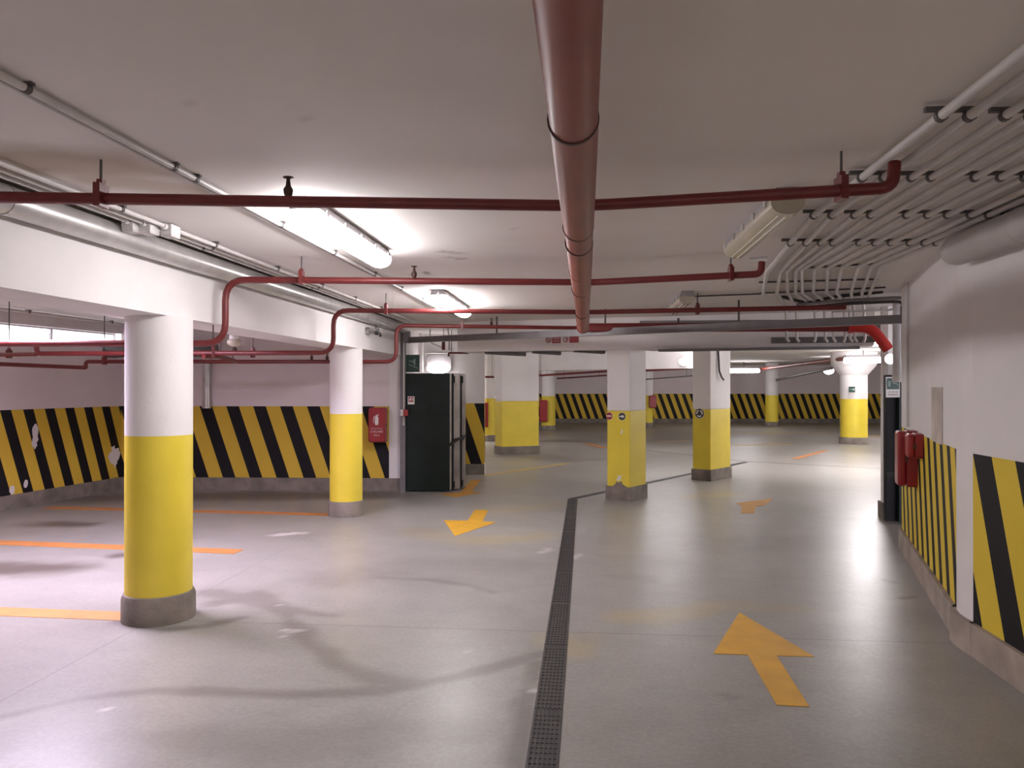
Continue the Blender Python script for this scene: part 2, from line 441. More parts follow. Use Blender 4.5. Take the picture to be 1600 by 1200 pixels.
floor_marks = [
    # dark tyre curves, damp patches, other dark bands, painted shade by the bay wall
    (0, G((0, 1120), (120, 1092), (240, 1078), (330, 1080), (470, 1085), (600, 1078), (700, 1060), (800, 1035), (850, 1020)), .06, .34, .9, .3),
    (0, G((395, 930), (450, 962), (475, 1000), (530, 1040), (590, 1062), (650, 1065)), .085, .32, .9, .3),
    (0, G((330, 945), (400, 925), (460, 955), (520, 962)), .07, .3, .9, .25),
    (0, G((190, 972), (250, 985), (320, 978), (380, 965)), .06, .42, .8, .2),  # dark band along the foot of the nearest column
    (0, G((590, 902), (680, 906), (735, 915), (770, 925)), .05, .28, .8, .25),
    (0, G((822, 1080), (818, 1110), (812, 1150), (806, 1200)), .06, .4, 1.0, .15),
    (0, G((842, 1035), (832, 1060), (824, 1090)), .05, .38, 1.0, .15),
    (0, G((-30, 890), (40, 888), (85, 889)), .3, .8, .6, .3),
    (0, G((45, 820), (100, 818), (140, 819)), .2, .7, .6, .3),
    (0, G((185, 868), (200, 866)), .12, .6, .5, .2),
    (0, G((90, 781), (200, 776), (420, 774), (600, 774)), .5, .55, .5, .5),  # dirt along the foot of the bay wall, with its shade painted in
    (0, G((1408, 935), (1430, 932)), .035, .5, .5, .1),
    (0, G((1380, 905), (1395, 910)), .03, .3, .5, .1),
    (0, G((1210, 1050), (1230, 1065)), .05, .18, .9, .15),
    (0, G((640, 830), (780, 815), (850, 820)), .3, .12, .9, .5),
    (0, G((200, 1150), (500, 1160), (760, 1140)), .16, .16, .8, .35), (0, G((520, 905), (660, 880), (800, 880)), .28, .14, .8, .5),
    (0, G((330, 925), (380, 935), (420, 945)), .12, .3, .8, .25), (0, G((1130, 1085), (1150, 1090)), .03, .25, .9, .1), (0, G((960, 900), (1010, 905)), .1, .12, 1.2, .3),
    (0, G((1300, 1000), (1420, 960)), .2, .13, .8, .4), (0, G((950, 840), (1150, 850), (1350, 840)), .5, .12, .8, .6),
    # ghosts of old yellow paint
    (1, G((985, 965), (1100, 950)), .18, .4, .9, .3),
    (1, G((1120, 945), (1240, 950)), .14, .22, .9, .3),
    (1, G((740, 845), (840, 838)), .25, .4, .9, .4),
    (1, G((780, 800), (860, 790)), .3, .3, .9, .4),
    (1, G((650, 830), (700, 835)), .25, .25, .9, .4),
    (1, G((890, 1000), (900, 1010)), .2, .3, .9, .2),
    (1, G((1080, 776), (1140, 772)), .25, .4, .8, .4),
    # pale splashes
    (2, G((430, 836), (470, 833)), .07, .6, 1.3, .1),
    (2, G((445, 985), (470, 985)), .035, .6, 1.3, .06),
    (2, G((835, 1079), (842, 1079)), .02, .8, .6, .06),
    (2, G((438, 944), (442, 944)), .018, .7, .6, .06),
    (2, G((440, 995), (446, 995)), .02, .7, .6, .06),
    (2, G((168, 1108), (172, 1106)), .016, .6, .6, .06),
    (2, G((725, 1019), (735, 1019)), .02, .45, .9, .06),
    (2, G((895, 872), (905, 866)), .04, .5, 1.1, .08),
    (2, G((848, 864), (858, 858)), .05, .45, 1.1, .08),
]
floor_marks = [(c_, p_, w_, min(.9, st_ * 1.4) if c_ == 0 else st_, r_, n_) for c_, p_, w_, st_, r_, n_ in floor_marks]
floor = worn_plane('floor', axis(-10, -6, 3.4, 23, .045, .6), axis(-8, 1.5, 13, 42, .045, .6), 0.0, False, floor_marks, floor_material())
ceil_marks = [
    (1, C((-60, 262), (60, 252), (190, 258)), .26, 1.0, .45, .3),
    (1, C((150, 280), (230, 288), (300, 297)), .16, .8, .5, .3),
    (0, C((70, 264), (84, 262)), .012, .6, .6, .08), (0, C((130, 266), (152, 274)), .014, .8, .6, .08), (0, C((190, 260), (199, 257)), .014, .7, .6, .08),
    (0, C((692, 392), (728, 396)), .05, .5, 1.6, .09), (0, C((700, 402), (725, 404)), .04, .5, 1.6, .09),
    (2, C((695, 398), (725, 399)), .06, .6, 1.4, .09),
    (0, C((636, 428), (650, 430)), .015, .8, .6, .08), (0, C((660, 424), (676, 430)), .02, .85, .6, .08),
    (0, C((385, 78), (388, 80)), .008, .5, .5, .05), (0, C((270, 155), (300, 162)), .01, .18, .8, .08), (0, C((460, 178), (480, 186)), .01, .2, .8, .08),
    (2, C((300, 362), (345, 372)), .02, .5, 1.0, .08), (0, C((735, 493), (738, 494)), .02, .5, .5, .08),
    (0, C((796, 356), (806, 357)), .01, .3, .8, .06),
]
ceiling = worn_plane('ceiling', axis(-10, -4, 3, 23, .05, .6), axis(-8, 1, 10, 42, .05, .6), CEIL, True, ceil_marks, ceiling_material())

# ------------------------------------------------------------------ walls
STR = {}
def wall(name, a, b, z0, z1, th, material):
    """a -> b with the room on the right hand side; UV = metres along, metres up"""
    a, b = Vector((*a, 0)), Vector((*b, 0)); t = (b - a).normalized(); n = Vector((-t.y, t.x, 0))
    ln = (b - a).length
    me = bpy.data.meshes.new(name)
    P = [a, b, b + n * th, a + n * th]
    v = [(p.x, p.y, z) for z in (z0, z1) for p in P]
    f = [(0, 3, 2, 1), (4, 5, 6, 7), (0, 1, 5, 4), (1, 2, 6, 5), (2, 3, 7, 6), (3, 0, 4, 7)]
    f = [x for x in f]
    me.from_pydata(v, [], f)
    uvl = me.uv_layers.new(name='UVMap')
    us = [0, ln, ln + th, -th]
    for p in me.polygons:
        for li in p.loop_indices:
            vi = me.loops[li].vertex_index
            uvl.data[li].uv = (us[vi % 4], v[vi][2])
    me.materials.append(MATS[material])
    o = bpy.data.objects.new(name, me); col.objects.link(o)
    return struct(o)
def skirting(name, a, b, h=.2, proud=.03, th=.1, m='raw_concrete'):
    a, b = Vector((*a, 0)), Vector((*b, 0)); t = (b - a).normalized(); n = Vector((-t.y, t.x, 0))
    P = [a - n * proud, b - n * proud, b + n * th, a + n * th]
    return struct(MB().prism([(p.x, p.y) for p in P], -.02, h).build(name, m))

BAYC = W2(-6.32, 12.62)                        # corner of the parking bay
LW0 = W2(-8.85, 0.0)
JAMB = W2(-1.76, 12.45)
OCHRE = ((.62, .41, .05), (.70, .475, .06)); SHADE_MAUVE = (.74, .65, .668)  # mauve tint puts the bay's pink shade into the white wall colour
stripe_material('stripes_left', .379, .0, yel=OCHRE, wall=SHADE_MAUVE, patches=((11.13, .98, .055, .17), (10.74, .27, .05, .06), (10.97, .31, .04, .06), (12.72, .55, .12, .14)))
stripe_material('stripes_back', .437, .017, yel=OCHRE, wall=SHADE_MAUVE)
stripe_material('stripes_passage', .45, .672, yel=OCHRE)
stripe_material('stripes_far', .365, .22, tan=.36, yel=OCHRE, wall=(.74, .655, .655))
stripe_material('stripes_near', .49, -.911, top=1.24, bot=.17, tan=.36)
stripe_material('stripes_right', .31, .1, top=1.24, bot=.17, tan=.3, duty=.42)

# left wall with the high strip window
def along(a, b, s):
    a, b = Vector(a), Vector(b); d = (b - a).normalized(); v = a + d * s; return (v.x, v.y)
LL = (Vector(BAYC) - Vector(LW0)).length
WZ0, WZ1 = 2.27, 2.51
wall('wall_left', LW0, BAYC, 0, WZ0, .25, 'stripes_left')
wall('wall_left_upper', LW0, BAYC, WZ1, CEIL, .25, 'white_wall')
wall('wall_left_pier', LW0, along(LW0, BAYC, 6.2), WZ0, WZ1, .25, 'white_wall')
skirting('baseboard_left', LW0, BAYC)
wf = MB()
t = (Vector(BAYC) - Vector(LW0)).normalized(); nn = Vector((-t.y, t.x))
def wpt(s, d, z): p = Vector(LW0) + t * s + nn * d; return (p.x, p.y, z)
def wbox(mb, s0, s1, d0, d1, z0, z1):
    mb.hexa([wpt(s0, d0, z0), wpt(s1, d0, z0), wpt(s1, d1, z0), wpt(s0, d1, z0), wpt(s0, d0, z1), wpt(s1, d0, z1), wpt(s1, d1, z1), wpt(s0, d1, z1)])
S0, S1 = 6.2, LL
wbox(wf, S0, S1, .1, .15, WZ0, WZ0 + .02); wbox(wf, S0, S1, .1, .15, WZ1 - .02, WZ1)
for k in range(6):
    s = S0 + (S1 - S0) * k / 5; wbox(wf, s - .015, s + .015, .1, .15, WZ0 + .02, WZ1 - .02)
win = struct(wf.build('window_1', 'junction_white', origin=wpt(S0, .12, WZ0)))
gm = bpy.data.materials.new('window_glass'); gm.use_nodes = True
gb = gm.node_tree.nodes['Principled BSDF']; gb.inputs['Transmission Weight'].default_value = 1.0; gb.inputs['Roughness'].default_value = .05; gb.inputs['IOR'].default_value = 1.2
MATS['window_glass'] = gm
pg = MB(); wbox(pg, S0 + .01, S1 - .01, .12, .128, WZ0 + .01, WZ1 - .01)
pane = pg.build('window_pane', 'window_glass', parent=win)

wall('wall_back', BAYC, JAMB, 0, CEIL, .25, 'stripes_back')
skirting('baseboard_back', BAYC, JAMB)
# passage behind the folding door
PB0, PB1 = W2(-1.76, 14.75), W2(-.52, 14.75)
wall('wall_passage_side', JAMB, PB0, 0, CEIL, .2, 'white_wall')
wall('wall_passage', PB0, PB1, 0, CEIL, .35, 'stripes_passage')
skirting('baseboard_passage', PB0, PB1)
# far hall
FL0, FL1 = W2(-5.5, 15.1), W2(-5.5, 36)
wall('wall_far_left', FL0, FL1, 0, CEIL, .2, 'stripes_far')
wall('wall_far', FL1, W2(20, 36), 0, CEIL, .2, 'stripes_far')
skirting('baseboard_far', FL1, W2(20, 36), h=.2, proud=.05)
wall('wall_far_right', W2(20, 36), W2(20, 9.9), 0, CEIL, .2, 'white_wall')
wall('wall_far_front', W2(20, 9.9), W2(4.80, 9.9), 0, CEIL, .2, 'white_wall')
# right wall: straight near part, rounded pilaster, part that runs to the fire door opening
NR1 = W2(2.85, 4.83); NR0 = (2.27, -2.5)
FR0, FR1 = W2(4.02, 8.06), W2(2.94, 5.16)
wall('wall_right_near', NR1, NR0, 0, CEIL, .25, 'stripes_near')
skirting('baseboard_right_near', NR1, NR0, m='beige_plinth')
wall('wall_right', FR0, FR1, 0, CEIL, .25, 'stripes_right')
skirting('baseboard_right', FR0, FR1, m='beige_plinth')
wall('wall_right_return', W2(4.80, 8.1), FR0, 0, CEIL, .2, 'white_wall')
pil = [(2.85, 4.80), (2.853, 4.9), (2.868, 5.0), (2.9, 5.1), (2.96, 5.17), (3.06, 5.22), (3.3, 5.22), (3.3, 4.8)]
struct(MB().prism([W2(*p) for p in pil], .2, CEIL).build('wall_right_pilaster', 'white_wall'))
pil2 = [(2.815, 4.80), (2.82, 4.9), (2.835, 5.02), (2.87, 5.13), (2.94, 5.21), (3.06, 5.26), (3.3, 5.26), (3.3, 4.8)]
struct(MB().prism([W2(*p) for p in pil2], -.02, .2).build('baseboard_right_pilaster', 'beige_plinth'))
# wall behind the viewer and closing side pieces
wall('wall_rear', (2.4, -7.4), (-9.3, -7.4), 0, CEIL, .2, 'white_wall')
wall('wall_right_rear', NR0, (2.27, -7.5), 0, CEIL, .25, 'white_wall')
wall('wall_left_rear', (LW0[0], -7.5), LW0, 0, CEIL, .25, 'white_wall')
# jamb pier of the fire door opening, on the far side of the right hand opening
pier = [W2(4.70, 9.75), W2(4.66, 9.82), W2(4.72, 10.0), W2(5.1, 10.0), W2(5.1, 9.75)]
struct(MB().prism(pier, .2, CEIL).build('wall_right_pier', 'white_wall'))
pier = [W2(4.68, 9.72), W2(4.635, 9.8), W2(4.69, 10.02), W2(5.1, 10.02), W2(5.1, 9.72)]
struct(MB().prism(pier, -.02, .2).build('baseboard_right_pier', 'raw_concrete'))
# beams
struct(MB().box((-3.125, 5.0, (2.15 + CEIL) / 2), (.45, 14.9, CEIL - 2.15)).build('beam_left', 'white_wall'))
LA, LB = (-.98, 12.0), (4.76, 10.25)
def strip(a, b, d): # polygon of a beam whose near face runs a -> b in camera metres
    a, b = Vector(a), Vector(b); tt = (b - a).normalized(); n_ = Vector((-tt.y, tt.x))
    return [W2(*p) for p in (a, b, b + n_ * d, a + n_ * d)]
struct(MB().prism(strip((-.847, 12.15), LB, .55), 2.2, CEIL).build('beam_lintel', 'white_wall'))
struct(MB().prism(strip((.62, 19.5), (4.6, 16.9), .4), 2.07, CEIL).build('beam_far', 'white_wall'))

# ------------------------------------------------------------------ columns and pillars
YTOP = 1.31
def round_column(px, py, r, label, top, group='round concrete columns', cap=None, rp=1.1, ytop=YTOP):
    c0 = gp(px, py); dirv = Vector((c0.x, c0.y, 0)).normalized(); c = c0 + dirv * r * rp
    t = thing('round_column', (c.x, c.y, 0), label, 'column', group)
    pr = [(r, .18), (r, ytop), (r, ytop + .0005)] + ([(r, top)] if not cap else [(r, cap[0]), (cap[1], cap[2]), (cap[1] + .02, top)])
    MB().lathe(pr, (c.x, c.y), 48, mis=[1, 1] + [0] * 5).build('shaft', ['white_wall', 'yellow_paint'], t)
    MB().lathe([(r * rp, -.01), (r * rp * .995, .16), (r * rp - .012, .19), (r - .01, .2)], (c.x, c.y), 48).build('plinth', 'raw_concrete', t)
    return t, c
round_column(249, 979, .225, 'largest round column, standing nearest the viewer at the end of an orange parking line', 2.15)
round_column(541, 809, .207, 'second round column under the long beam, in front of the striped back wall', 2.15)
round_column(1334, 694.5, .375, 'stout round column with flared capital and a small green sign', CEIL, cap=(2.0, .62, 2.30))
round_column(857, 673, .27, 'far round column seen through the opening beside the rectangular pillar, with red box', CEIL)
round_column(1011, 668, .24, 'far round column mostly hidden behind the pillar with traffic discs', CEIL)
round_column(1206, 666.5, .27, 'slim far round column in front of the striped far wall', CEIL)
round_column(764, 690, .3, 'round column in the gap between passage wall and rectangular pillar', CEIL)

def box_pillar(A, B, Cc, top, label, ytop=YTOP, ph=.2, proud=.02, cat='pillar'):
    A, B, Cc = Vector(A), Vector(B), Vector(Cc)
    e1, e2 = (B - A).normalized(), (Cc - A).normalized()
    e1 = (e1 - e2 * e1.dot(e2)).normalized()
    l1, l2 = (B - A).length, (Cc - A).length
    def poly(k): return [W2(*p) for p in (A - e1 * k - e2 * k, A + e1 * (l1 + k) - e2 * k, A + e1 * (l1 + k) + e2 * (l2 + k), A - e1 * k + e2 * (l2 + k))]
    ce = W2(*(A + e1 * l1 / 2 + e2 * l2 / 2))
    t = thing('square_pillar', (ce[0], ce[1], 0), label, cat, 'rectangular concrete pillars')
    mb = MB(); mb.prism(poly(0), .15, ytop, 1); mb.prism(poly(0), ytop, top, 0)
    mb.build('shaft', ['white_wall', 'yellow_paint'], t, bevel=.012)
    MB().prism(poly(proud), -.01, ph).build('plinth', 'raw_concrete', t, bevel=.01)
    return t, A, e1, e2
P1, P1A, P1e1, P1e2 = box_pillar((1.706, 11.30), (1.345, 11.40), (2.01, 11.72), CEIL, 'rectangular pillar with round no entry and white arrow discs', ytop=1.305)
P2, P2A, P2e1, P2e2 = box_pillar((3.48, 13.70), (3.14, 13.75), (4.0, 14.30), CEIL, 'rectangular pillar with one round roundabout disc and a black cable at its top', ytop=1.26)
P3, P3A, P3e1, P3e2 = box_pillar((-.25, 19.0), (-.46, 19.42), (.667, 19.36), CEIL, 'wide rectangular pillar past the dark folding door, carrying the far beam')
# ------------------------------------------------------------------ pipes
def hang(t, p, r, top=CEIL, kind='clamp', mat_='sprinkler_red'):
    p = Vector(p)
    if kind == 'clamp':
        c = MB(); c.box((p.x, p.y, p.z + .01), (.03, r * 2 + .03, r * 2 + .05), YAW); c.box((p.x, p.y, p.z + r + .03), (.025, .03, .05), YAW)
        k = c.build('pipe_clamp', mat_, t)
        MB().tube([(p.x, p.y, p.z + r), (p.x, p.y, top)], .006, 8).build('hanger_rod', 'clip_dark', k)
    else:
        h = MB(); h.lathe([(.012, p.z + r - .01), (.02, p.z + r + .01), (.022, p.z + r + .03), (.012, p.z + r + .045), (.008, p.z + r + .075), (.012, p.z + r + .08), (.024, p.z + r + .082), (.024, p.z + r + .086)], (p.x, p.y), 14)
        h.build('sprinkler_head', 'joint_dark', t)
def red_pipe(pts, r, label, hangs=(), heads=(), fillet=.12, m='sprinkler_red', group='red sprinkler pipes', joints=()):
    t = thing('sprinkler_pipe', pts[0], label, 'pipe', group)
    MB().tube(pts, r, 14, fillet=fillet).build('pipe_run', m, t)
    if not hangs and not heads:
        for q in (.15, .85):
            p = Vector(pts[-2]).lerp(Vector(pts[-1]), q); MB().tube([p, (p.x, p.y, CEIL)], .006, 8).build('hanger_rod', 'clip_dark', t)
    for h in hangs: hang(t, h, r)
    for h in heads: hang(t, h, r, kind='head')
    for j in joints:
        j0, j1 = Vector(j[0]), Vector(j[1]); MB().tube([j0, j1], r * 1.18, 14).build('pipe_coupling', m, t)
    return t
Z1 = 2.49
k = .026
# first branch, nearest to the viewer
a0, a1, a2, a3 = cp(-140, 306, Z1), cp(885, 321, Z1), cp(945, 319.5, Z1), cp(1396, 293, Z1)
red_pipe([a0, a1, a2, a3, a3 + Vector((.01, .01, .11))], k, 'dark red sprinkler pipe across the ceiling, nearest of the crossing runs', 
         hangs=[cp(157, 309, Z1), cp(1315, 298, Z1)], heads=[cp(450, 315, Z1)], fillet=.07)
# second branch: drops in front of the beam and runs on below it
z2 = 2.485
b1, b2, b3 = cp(908, 441, z2), cp(930, 441, z2), cp(1189, 428, z2)
b0 = cp(352, 437, z2); low2 = 1.99
bd = Vector((b0.x, b0.y, low2)); bl = dp(-60, 532, 6.05)
bl.z = low2
red_pipe([bl, bd, b0, b1, b2, b3, b3 + Vector((.01, .01, .09))], k, 'red sprinkler pipe with a rounded drop beside the first column, crossing under the lit lamp',
         hangs=[cp(471, 436, z2), cp(1142, 430, z2)], heads=[cp(647, 438, z2), Vector((bl.x + 1.45, bl.y + .15, low2))], fillet=.16)
# third branch
c0, c1, c2, c3 = cp(521, 485, 2.475), cp(905, 487.5, 2.475), cp(932, 487.5, 2.475), cp(1322, 480, 2.475)
low3 = 2.02
cd = Vector((c0.x, c0.y, low3)); cl = cp(57, 552.5, low3)
red_pipe([cl + Vector((0, 0, .12)), cl, cd, c0, c1, c2, c3], k, 'red sprinkler pipe dropping in front of the beam just before the second column',
         hangs=[cp(603, 485, 2.475), cp(1090, 485, 2.475), cp(395, 553, low3)], heads=[cp(367, 553, low3)], fillet=.16)
# fourth branch, in front of the lintel
d0, d1 = cp(619, 508.5, 2.475), cp(912, 512.5, 2.475)
low4 = 1.99
dd = Vector((d0.x, d0.y, low4)); dl = cp(134, 565, low4); 
red_pipe([cp(-70, 566, 1.94), Vector((dl.x - .02, dl.y, dl.z - .08)), Vector((dl.x, dl.y, dl.z - .08)), dl, dd, d0, d1], k,
         'red sprinkler pipe dropping between the second column and the folding door', hangs=[cp(722, 510, 2.475), cp(163, 565, low4)], heads=[cp(768, 510.5, 2.475), cp(487, 565, low4), cp(511, 565, low4)], fillet=.14)
# short sloping link between the low runs
red_pipe([dp(318, 557, 8.3), dp(340, 556, 8.5), dp(368, 564.5, 9.6)], .024, 'short sloping red pipe link behind the first column', fillet=.05)
red_pipe([dp(333, 540, 6.25), dp(333, 558, 6.35)], .012, 'thin vertical red pipe stub below the rounded drop', fillet=0)
# left bay extra run going out of view
red_pipe([cp(-70, 555, low3), cp(57, 553.5, low3 - .005)], .022, 'low red pipe along the lavender bay leaving the picture on the window side', hangs=[cp(14, 554.5, low3)], fillet=0)

# big drain pipe hung along the middle
ZP, RP = 2.39, .07
t = thing('drain_pipe', (-.03, 3.0, ZP), 'large terracotta drain pipe hung along the middle of the ceiling', 'pipe')
ys = [-2.4, .4, 2.16, 3.6, 4.0, 5.85, 7.7, 9.62]
for i in range(len(ys) - 1):
    r = RP * (1 - .03 * (i % 2))
    MB().tube([(-.035 + .001 * i, ys[i], ZP), (-.034 + .001 * i, ys[i + 1], ZP)], r, 28).build('pipe_section', 'terracotta_plastic', t)
for y in ys[1:-1]:
    MB().tube([(-.034, y - .006, ZP), (-.034, y + .006, ZP)], RP * 1.035, 28).build('joint_ring', 'joint_dark', t)
for y in (1.2, 5.0, 8.6):
    MB().tube([(-.034, y, ZP + RP * .9), (-.034, y, CEIL)], .006, 8).build('hanger_rod', 'clip_dark', t)
    MB().tube([(-.034, y - .012, ZP), (-.034, y + .012, ZP)], RP * 1.02, 24).build('pipe_clamp', 'terracotta_plastic', t)
MB().tube([(-.034, 9.55, ZP), (-.034, 9.72, ZP)], RP * 1.12, 28).build('end_socket', 'terracotta_plastic', t)

# big red main that leaves to the right behind the steel rail
t = thing('fire_main', dp(930, 510, 10.05), 'big red fire main behind the steel rail, ending in a bright elbow', 'pipe')
m0, m1, m2 = dp(918, 512, 10.15), dp(1200, 511, 9.55), dp(1350, 511, 9.35)
MB().tube([m0, m1, m2], .058, 22).build('pipe_run', 'sprinkler_red', t)
MB().tube([dp(1330, 511, 9.38), dp(1362, 512, 9.33), dp(1388, 546, 9.3)], .066, 22, fillet=.14, mi=0).build('elbow', 'hydrant_red', t)
MB().tube([dp(1325, 511, 9.385), dp(1333, 511, 9.375)], .075, 22).build('flange', 'hydrant_red', t)
MB().tube([dp(1060, 505, 9.85), dp(1060, 497, 9.85)], .014, 8).build('hanger_rod', 'joint_dark', t)
# far hall pipes
def far_pipe(pts, r, label, m='sprinkler_red'):
    return red_pipe(pts, r, label, fillet=0, m=m, group='far sprinkler pipes')
far_pipe([dp(838, 587, 26), dp(948, 580, 26)], .035, 'red pipe across the far opening beside the wide rectangular pillar')
far_pipe([dp(870, 591.5, 31), dp(948, 586.5, 31)], .03, 'thin red pipe nearer the far striped wall, beside the far column')
far_pipe([dp(1005, 578, 24), dp(1085, 574, 24)], .055, 'thick red pipe seen between the pair of disc signed pillars')
far_pipe([dp(1005, 593, 31), dp(1085, 587, 31)], .02, 'thin dark pipe below the thick red one, between the disc signed pillars', 'cable_dark')
far_pipe([dp(752, 589, 22), dp(772, 589, 22)], .03, 'short red pipe in the gap behind the passage wall')

# ------------------------------------------------------------------ conduits
def conduit(pts, r, label, group, fillet=.1, clips=(), m='conduit_grey', top=CEIL, name='conduit'):
    t = thing(name, pts[0], label, 'conduit', group)
    MB().tube(pts, r, 10, fillet=fillet).build('tube_run', m, t)
    for c in clips:
        c = Vector(c)
        MB().box((c.x - r * .8, c.y, c.z + r + .004), (.03 + 3 * r, .022, .016)).tube([(c.x, c.y - .012, c.z), (c.x, c.y + .012, c.z)], r * 1.25, 10).build('clip', 'clip_dark', t)
    return t
# single conduit left of the middle
x = -1.845
conduit([(x, -2.5, 2.64), (x, 11.0, 2.64)], .014, 'single grey conduit feeding the row of lit lamps', 'ceiling conduits by the lit lamps',
        clips=[(x, y, 2.64) for y in (1.2, 2.42, 3.35, 3.55, 4.6, 5.6, 6.7, 7.7, 8.7)])
conduit([(x - .045, -2.5, 2.645), (x - .045, 11.0, 2.645)], .010, 'thin conduit running tight beside the single lamp conduit', 'ceiling conduits by the lit lamps')
# three beside the long beam + junction boxes
names = ('outermost', 'middle', 'innermost')
for i, xx in enumerate((-2.56, -2.635, -2.705)):
    conduit([(xx, -2.5, 2.635), (xx, 11.6, 2.635)], .0125, names[i] + ' grey conduit of the three along the long beam, seen from the ceiling side', 'conduits along the long beam',
            clips=[(xx, y, 2.635) for y in ((1.6, 2.9, 4.1, 5.2, 6.3, 7.4, 8.5, 9.6) if i == 0 else (5.3, 7.5, 9.7))])
for px, py, xx, lab in ((207, 352, -2.705, 'white junction box nearest the round duct by the long beam'), (234, 355, -2.635, 'middle white junction box on the conduits by the long beam'), (268, 360, -2.56, 'white junction box on the outermost conduit, farthest from the duct')):
    D = (2.62 - H) * F / (HOR - py)
    y = xx * SA / CA + D / CA if False else D
    p = Vector((xx, cp(px, py, 2.62).y, 2.617))
    b = thing('junction_box', p, lab, 'junction box', 'junction boxes by the long beam')
    MB().box(p, (.075, .11, .07)).build('box_body', 'junction_white', b, bevel=.006)
    MB().box((p.x, p.y, p.z - .037), (.07, .10, .008)).build('box_lid', 'conduit_grey', b)
    for s in (-1, 1): MB().tube([(p.x, p.y + s * .055, p.z + .015), (p.x, p.y + s * .085, p.z + .015)], .02, 10).build('gland', 'junction_white', b)
# round duct on the beam
t = thing('round_duct', (-2.82, 3, 2.565), 'round galvanised duct along the top of the long white beam', 'duct')
yy = [-2.5, 1.2, 3.55, 6.6, 9.3, 11.9]
for a, b in zip(yy[:-1], yy[1:]): MB().tube([(-2.822, a, 2.565), (-2.822, b, 2.565)], .075, 24).build('duct_section', 'galvanised', t)
for y in yy[1:-1]: MB().tube([(-2.822, y - .015, 2.565), (-2.822, y + .015, 2.565)], .078, 24).build('duct_band', 'galvanised', t)
# bay conduits
for i, (pa, pb, lab) in enumerate((((-30, 478), (560, 552), 'upper grey conduit on the bay ceiling behind the long beam'), ((-30, 492), (205, 519), 'lower grey conduit on the bay ceiling above the strip window'))):
    A_, B_ = cp(*pa, 2.63), cp(*pb, 2.63)
    if i == 0: B_ = cp(205, 508, 2.63) + (cp(205, 508, 2.63) - A_) * 1.2
    dd_ = B_ - A_
    conduit([A_, B_], .015, lab, 'bay ceiling conduits', clips=[A_ + dd_ * q for q in ((.12, .38, .62, .85) if i == 0 else (.28, .68))])
# bay round duct, downpipe, emergency lamp
t = thing('round_duct', dp(250, 548, 12.2), 'grey round duct high on the bay back wall', 'duct')
MB().tube([dp(160, 549, 12.3), dp(338, 547, 12.2)], .1, 20).build('duct_section', 'steel_grey', t)
MB().tube([dp(178, 549, 12.3), dp(182, 549, 12.3)], .105, 20).build('duct_band', 'steel_grey', t)
t = thing('downpipe', dp(322, 600, 12.4), 'vertical galvanised downpipe on the striped bay wall', 'pipe')
q0, q1 = dp(323, 548, 12.5), dp(323, 634, 12.5)
MB().tube([q0, q1], .062, 20).build('pipe_run', 'galvanised', t)
MB().tube([q1 + Vector((0, 0, .08)), q1 + Vector((0, 0, -.04))], .072, 20).build('end_collar', 'galvanised', t)
MB().tube([q0 + Vector((0, 0, -.25)), q0 + Vector((0, 0, -.28))], .068, 20).build('pipe_bracket', 'galvanised', t)

# bundle on the right: eleven conduits
mid_px = [1262, 1290, 1325, 1350, 1378, 1406, 1439, 1470, 1506, 1534, 1560]
bend = [(1199, 424), (1220, 423.5), (1230, 423), (1244, 422), (1253, 421.5), (1274, 420), (1294, 418.5), (1316, 417), (1342, 416), (1363, 415), (1378, 414)]
endp = [1193, 1214, 1231, 1243, 1254, 1271, 1292, 1307, 1330, 1347, 1360]
drop = [None, 1228, 1244, 1273, 1288, 1301, 1319, 1327, 1334, 1350, None]
ordn = ['first', 'second', 'third', 'fourth', 'fifth', 'sixth', 'seventh', 'eighth', 'ninth', 'tenth', 'eleventh']
ZC = 2.615
rows = [177, 275, 337, 380]
for i in range(11):
    pb = cp(*bend[i], ZC); pm = cp(mid_px[i] + 9, 337, ZC)
    d = W(-.105, -1.0, 0); st = pm + d * 6.5                     # parallel runs towards the viewer
    pe = cp(endp[i], 457, ZC)
    pts = [st, pm, pb, pe]
    if drop[i]:
        top_ = cp(drop[i], 484, 2.60); D = (2.60 - H) * F / (HOR - 484) 
        bot = Vector((top_.x, top_.y, H + (HOR - 530) / F * D))
        pts += [cp(drop[i], 480, 2.61), bot + W(0, -.03, 0), bot + W(.03 * (1 if i % 3 else -.6), -.03, -.035)]
    else:
        pts += [pe + (pe - pb) * .35]
    clips = []
    for D_ in (2.02, 2.77, 3.59, 4.38, 5.23):
        if i == 4: continue
        a_, b_ = (st, pm) if D_ < 4.39 else (pm, pb)
        da, db = [q.y * CA - q.x * SA for q in (a_, b_)]
        clips.append(a_ + (b_ - a_) * ((D_ - da) / (db - da)))
    tt = conduit(pts, .0185 if i < 2 else .0165, ordn[i] + ' grey conduit of the ceiling bundle, counted from the unlit lamp towards the wall', 'conduit bundle on the ceiling', fillet=.07, clips=clips)
# support rails of the bundle (cross bars at the bends)
for (pa, pb_, lab) in (((1186, 441), (1372, 436), 'first dark cross bar under the turned conduit bundle'), ((1188, 458), (1384, 449), 'second dark cross bar under the turned conduit bundle'), ((1255, 418.5), (1385, 410.5), 'dark cross bar at the bend of the conduit bundle')):
    A_, B_ = cp(*pa, 2.64), cp(*pb_, 2.64)
    o = MB().tube([A_, B_], .009, 8).build('support_bar', 'clip_dark', origin=A_); tag(o, lab, 'support bar', 'bundle support bars')
